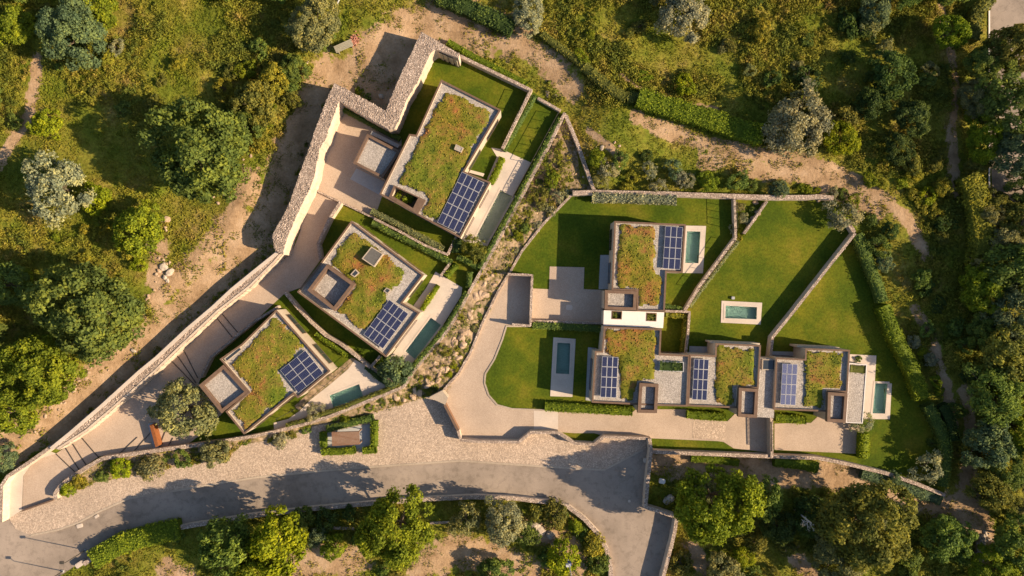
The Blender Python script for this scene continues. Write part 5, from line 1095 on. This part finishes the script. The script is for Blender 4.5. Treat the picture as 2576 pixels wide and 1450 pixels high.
# gate pillar
e = empty('gate_pillar', P(1105, 1000), 'pale angular gate house block beside the brown gate', 'pillar')
b_ = MB(); b_.prism(ccw(XY([(1081, 1000), (1112, 985), (1125, 1001), (1119, 1017)], 2.9)), -.1, 2.9); b_.build('block', M['stucco'], e)
b_ = MB(); b_.prism(ccw(XY([(1079, 1000), (1112, 983), (1127, 1001), (1120, 1019)], 3.0)), 2.902, 3.0); b_.build('cap', M['kerb'], e)
# corten slab
e = empty('steel_slab', P(388, 1095), 'rusty orange steel slab standing beside the olive tree', 'sculpture')
b_ = MB(); b_.prism(ccw(XY([(376, 1070), (384, 1069), (399, 1122), (391, 1126)], 1.5)), 0, 1.5); b_.build('plate', M['corten'], e)
b_ = MB(); b_.prism(ccw(XY([(372, 1066), (386, 1065), (402, 1124), (386, 1129)], .12)), .05, .16); b_.build('base', M['greyconc'], e)
# ramp steps
for a_, b__ in [((545, 799), (585, 849)), ((560, 791), (598, 836)), ((430, 906), (490, 968)), ((446, 894), (494, 964)), ((462, 879), (498, 951)), ((142, 1142), (189, 1187)), ((166, 1127), (200, 1182)), ((184, 1117), (217, 1169)), ((207, 1102), (250, 1152)), ((302, 1141), (346, 1100)), ((336, 1137), (380, 1088)), ((400, 1128), (418, 1082)), ((424, 1122), (436, 1102))]:
    tag(strip('step_edge', XY([a_, b__]), .10, .0, .17, M['metal'], step=5), 'dark step edge crossing the pebble ramp', 'step', 'step edges across the pebble ramp')
# timber shelter
e = empty('timber_shelter', P(870, 1104), 'small slatted timber shelter inside the hedge enclosure', 'shelter')
A, B_, C_, D_ = [P(x, y, 2.6) for x, y in ((834, 1088), (904, 1086), (905, 1118), (835, 1122))]
n = 26
for i in range(n):
    t0, t1 = (i+.12)/n, (i+.88)/n; m = MB(); m.prism([A.lerp(B_, t0), A.lerp(B_, t1), D_.lerp(C_, t1), D_.lerp(C_, t0)], 2.5, 2.6); m.build('slat', M['wood'], e)
for q in (A, B_, C_, D_):
    m = MB(); c_ = q.lerp((A+C_)/2, .06); m.box((c_.x, c_.y, 1.22), (.14, .14, 2.44)); m.build('post', M['wood'], e)
m = MB()
for u_, v_ in ((A, B_), (D_, C_)):
    m.box(((u_.x+v_.x)/2, (u_.y+v_.y)/2, 2.455), ((v_-u_).length, .1, .08), math.atan2(v_.y-u_.y, v_.x-u_.x))
m.build('beam', M['wood'], e)
sheet('pavement', XY([(820, 1088), (930, 1066), (932, 1126), (905, 1128), (820, 1130)]), .115, M['greyconc'], kind='structure', label='grey paving inside the hedge enclosure')
sheet('path', XY([(884, 900), (896, 903), (876, 929), (829, 969), (781, 1005), (752, 1033), (741, 1022), (790, 975), (848, 930)]), .06, M['soil'], kind='structure', label='brown earth strip along the fence of the lower left villa')
# timber deck strip
sheet('terrace', XY([(757, 845), (775, 843), (809, 883), (793, 888)]), .1, M['wood'], kind='structure', label='brown decking strip beside the lower left villa')
# street lamp and pole
def lamp(vx, vy, h, label, arm=(-.8, .1), head=True):
    p = P(vx, vy); e = empty('street_lamp' if head else 'utility_pole', (p.x, p.y, 0), label, 'lamp' if head else 'pole')
    m = MB(); m.tube((p.x, p.y, 0), (p.x, p.y, h), .09, .06, 8); m.build('pole', M['metal' if head else 'whitemetal'], e)
    m = MB(); m.box((p.x, p.y, .1), (.35, .35, .2)); m.build('base', M['greyconc'], e)
    if head:
        m = MB(); m.tube((p.x, p.y, h-.03), (p.x+arm[0], p.y+arm[1], h+.15), .05, .04, 6); m.build('arm', M['metal'], e)
        m = MB(); m.prism([(p.x+arm[0]-.45, p.y+arm[1]-.22), (p.x+arm[0]+.25, p.y+arm[1]-.22), (p.x+arm[0]+.25, p.y+arm[1]+.22), (p.x+arm[0]-.45, p.y+arm[1]+.22)], h+.1, h+.26); m.build('lamp_head', M['metal'], e)
    return e
lamp(159, 1437, 4.7, 'street lamp at the lower left throwing a long shadow over the road', (-.5, .5))
lamp(216, 1384, 5.6, 'thin lamp post beside the lower left end of the road wall', (-.3, .1))
e = lamp(1424, 1384, 10.5, 'white utility pole with a blue and white box at the bottom edge', head=False)
p = P(1424, 1384); m = MB(); m.box((p.x+.1, p.y-.1, 5.6), (.55, .5, .9)); m.build('switch_box', M['bluebox'], e); m = MB(); m.box((p.x-.15, p.y-.1, 6.3), (.7, .5, .4)); m.build('insulator', M['whitemetal'], e)
# small slabs and boxes
def slab(vx, vy, wx, wy, h, rz, label, name, cat, mat='concrete', z0=0.0):
    p = P(vx, vy); m = MB(); X, Y, b_ = wx/S/2, wy/S/2, min(wx, wy)/S*.18
    m.prism([(-X+b_, -Y), (X-b_, -Y), (X, -Y+b_), (X, Y-b_), (X-b_, Y), (-X+b_, Y), (-X, Y-b_), (-X, -Y+b_)], 0, h)
    m.prism([(-X*.7, -Y*.7), (X*.7, -Y*.7), (X*.7, Y*.7), (-X*.7, Y*.7)], h, h+.02)
    o = m.build(name, M[mat]); o.location = (p.x, p.y, z0); o.rotation_euler = (0, 0, rz); return tag(o, label, cat)
slab(201, 1323, 15, 10, .12, .3, 'larger pale stone block lying on the road edge', 'stone_block', 'stone block')
slab(244, 1299, 11, 7, .12, .6, 'smaller pale stone block lying on the road edge', 'stone_block', 'stone block')
slab(1624, 1157, 12, 12, .5, .05, 'square utility box at the foot of the road wall', 'utility_box', 'utility box')
slab(1664, 1209, 15, 12, .4, -.2, 'white access cover in the shade right of the road wall', 'access_cover', 'cover', 'whiteroof', .2)
slab(1583, 1261, 6, 6, .05, .2, 'small pale manhole cover in the road', 'manhole_cover', 'cover', z0=.005)
slab(1843, 750, 8, 7, .35, 0, 'little box on the lawn above the crosswise pool', 'utility_box', 'utility box', 'greyconc')
slab(207, 1416, 22, 12, .8, .6, 'pale block at the lower left end of the road wall', 'stone_block', 'stone block')
slab(1432, 774, 16, 13, .02, .0, 'pale inset drain cover on the parking court', 'drain_cover', 'cover', z0=.062)
slab(15, 572+0, 1, 1, .3, 0, 'tiny stone at the left edge path', 'stone_block', 'stone block') if False else None
slab(488, 545, 15, 7, .5, .55, 'single clay block beside the eroded bank', 'clay_block', 'block', 'brick')
# timber stack and brick pile
e = empty('timber_stack', P(871, 126), 'stack of long grey boards beside the brick pile', 'timber')
for i in range(5):
    c_ = P(871, 126); d_ = Vector((math.cos(.42), math.sin(.42), 0)); nrm = Vector((-d_.y, d_.x, 0)); q = c_+nrm*((i-2)*.24)
    m = MB(); m.box((q.x, q.y, 1.9+.02*(i % 2)), (3.1, .2, .07), .42); m.build('board', M['greywood'], e)
m = MB()
for s_ in (-1, 1):
    q = P(871, 126)+Vector((math.cos(.42), math.sin(.42), 0))*s_*1.2; m.box((q.x, q.y, 1.2), (.12, 1.0, 1.4), .42)
m.build('trestle', M['greywood'], e)
e = empty('brick_pile', P(897, 106), 'pile of broken red bricks above the board stack', 'bricks')
bx = MB(); bx.box((0, 0, 0), (.30, .14, .09)); bo = None
for i in range(90):
    q = P(random.gauss(897, 4.5), random.gauss(106, 7)); zz = gz(q.x, q.y)+.05+random.random()*.35
    if bo is None: bo = bx.build('brick', M['brick'], e); o = bo; o.matrix_parent_inverse = Matrix.Identity(4)
    else: o = bpy.data.objects.new('brick', bo.data); COL.objects.link(o); o.parent = e
    l0 = P(897, 106); o.location = (q.x-l0.x, q.y-l0.y, zz); o.rotation_euler = (random.uniform(-.5, .5), random.uniform(-.5, .5), random.random()*3)
e = empty('rubble_pile', P(2462, 1362), 'long heap of pale rubble stones in the lower right corner', 'rubble')
pt = np.array([XY([(random.gauss(2462-(t-.5)*16, 5), 1330+t*72)])[0] for t in RNG.random(150)]); stone_scatter('rubble_stones', pt, .95+RNG.random(len(pt))*.4, .26, M['whiterock'], e, .7)
# dead tree
e = empty('dead_tree', P(1995, 1280), 'bare bleached dead tree in the dark wood', 'tree'); m = MB(); c0 = P(1995, 1280); c0.z = 0
m.tube(c0, c0+Vector((0, 0, 7.4)), .16, .08, 6)
def twig(p, d, l, r_, k):
    q = p+d*l; m.tube(p, q, r_, r_*.6, 4)
    if k:
        for _ in range(random.choice((2, 3))): twig(q, (d+Vector((random.uniform(-.9, .9), random.uniform(-.9, .9), random.uniform(-.3, .5)))).normalized(), l*random.uniform(.45, .85), r_*.62, k-1)
for i in range(6):
    t_ = random.uniform(0, 6.28); twig(c0+Vector((0, 0, 7.2-.35*i)), Vector((math.cos(t_), math.sin(t_), random.uniform(.3, 1.6))).normalized(), random.uniform(.4, 1.2), .05, 3)
m.build('trunk', M['deadbark'], e)
e = empty('pipe', P(855, 20), 'pale pipe lying across the grass at the top edge', 'pipe'); a_, b__ = P(864, -6), P(843, 33); m = MB(); m.tube((a_.x, a_.y, 1.2), (b__.x, b__.y, 1.0), .12, .12, 8); m.build('tube', M['whitemetal'], e)
# ------------------------------------------------------------------ a label of its own for every repeat
LAND = [(490, 370, 'the huge round meadow tree'), (185, 85, 'the blue green tree'), (142, 472, 'the pale spreading tree'), (350, 578, 'the round bright green tree'), (212, 790, 'the large tree above the wall'),
    (95, 935, 'the yellow green left tree'), (790, 62, 'the grey green tree by the bricks'), (648, 262, 'the brown green track tree'), (898, 105, 'the red brick pile'), (1060, 82, 'the top corner of the wall'),
    (425, 690, 'the white boulders'), (345, 60, 'the silvery bush'), (560, 90, 'the open upper meadow'), (1330, 42, 'the silvery top edge olive'), (1722, 40, 'the large top edge olive'), (2008, 312, 'the olive by the curved hedge'), (1760, 295, 'the broad curved hedge'), (1530, 220, 'the ragged hedge'),
    (2200, 25, 'the blue green top tree'), (2388, 80, 'the bright top right tree'), (2110, 350, 'the yellow green tree'), (2120, 540, 'the lawn corner olive'), (2280, 560, 'the dirt slope bend'), (2240, 820, 'the thick boundary hedge'), (2380, 1090, 'the lower boundary hedge'),
    (2330, 1180, 'the lower lawn olive'), (2462, 1362, 'the pale rubble heap'), (1995, 1280, 'the bare dead tree'), (1808, 1268, 'the tree at the road bend'), (2190, 1325, 'the dark olive green tree'), (1820, 1440, 'the grey green bottom tree'), (1424, 1400, 'the white pole'),
    (997, 1335, 'the overhanging bright tree'), (1268, 1315, 'the grey olive below the road'), (562, 1378, 'the broad green roadside tree'), (690, 1375, 'the yellow green roadside tree'), (340, 1370, 'the dense roadside hedge'), (1421, 284, 'the pointed wall corner'), (1495, 482, 'the foot of the triangular bed'),
    (1430, 487, 'the top left lawn corner'), (1290, 495, 'the upper pool'), (1194, 627, 'the thin poolside olive'), (1110, 818, 'the middle pool'), (991, 932, 'the dark round tree'), (1105, 1000, 'the gate house block'), (904, 970, 'the slanting pool'), (870, 1104, 'the timber shelter'), (705, 1108, 'the pointed forecourt bed'),
    (612, 1094, 'the pointed villa corner'), (388, 1095, 'the rusty steel slab'), (150, 1240, 'the ramp nose'), (1600, 490, 'the pale top hedge'), (1850, 500, 'the railing wall'), (2000, 500, 'the long top wall'), (1875, 560, 'the rock garden'), (1750, 1160, 'the ivy below the bottom wall'), (2490, 30, 'the corner road'), (2500, 480, 'the road glimpse'), (10, 1150, 'the curved wall end'), (320, 940, 'the shaded track'), (60, 300, 'the small dirt path'), (2560, 900, 'the right picture edge'), (2540, 1430, 'the lower right corner')]
CN = dict(deep='dark green', green='mid green', bright='bright green', lime='lime green', olive='olive green', grey='silver grey', yellow='yellow green', blue='blue green', warm='brownish green')
ORD = ['', 'second nearest', 'third nearest', 'fourth nearest', 'fifth nearest', 'sixth nearest', 'seventh nearest', 'eighth nearest', 'ninth nearest', 'tenth nearest', 'eleventh nearest', 'twelfth nearest', 'thirteenth nearest', 'fourteenth nearest', 'fifteenth nearest', 'sixteenth nearest', 'seventeenth nearest', 'eighteenth nearest', 'nineteenth nearest', 'twentieth nearest']
def survey(o):
    return o.location.x*S+CX, CY-o.location.y*S
def relabel():
    bk = {}
    for o in bpy.data.objects:
        if o.parent or not o.get('group') or o.get('category') not in ('shrub', 'tree', 'boulder', 'step'): continue
        x, y = survey(o); L = min(LAND, key=lambda q: math.hypot(q[0]-x, q[1]-y)); dx, dy = x-L[0], y-L[1]; d = math.hypot(dx, dy)
        if abs(dx) > abs(dy): rel = 'left of' if dx < 0 else 'right of'
        else: rel = 'above' if dy < 0 else 'below'
        cat = o['category']
        if cat in ('shrub', 'tree'):
            cr = [c for c in o.children if c.type == 'MESH'][0]; c = np.array(cr.color[:3]); cn = CN[min(G, key=lambda k: float(np.abs(np.array(G[k])-c).sum()))]
            sz = o.scale.x*(1.3 if cr.data.name.startswith('shrub') else 1); noun = 'bush' if cat == 'shrub' else 'tree'
            rr = max(cr.data.vertices[0].co.length, .1); w_ = cr.dimensions.x if cr.dimensions.x else sz
            head = cn+' '+noun
        elif cat == 'boulder': head = ('large ' if o.scale.x > .6 else 'small ' if o.scale.x < .28 else 'mid sized ')+'rock'
        else: head = 'dark step edge'
        bk.setdefault((head, rel, L[2]), []).append((d, o))
    for (head, rel, ln), l in bk.items():
        l.sort(key=lambda q: q[0])
        for i, (d, o) in enumerate(l):
            pre = ORD[i] if i < len(ORD) else 'farthest'
            if len(l) > 1 and i == 0: pre = 'nearest'
            o['label'] = (pre+' '+head+' '+rel+' '+ln).strip()
relabel()
print('objects', len(bpy.data.objects))
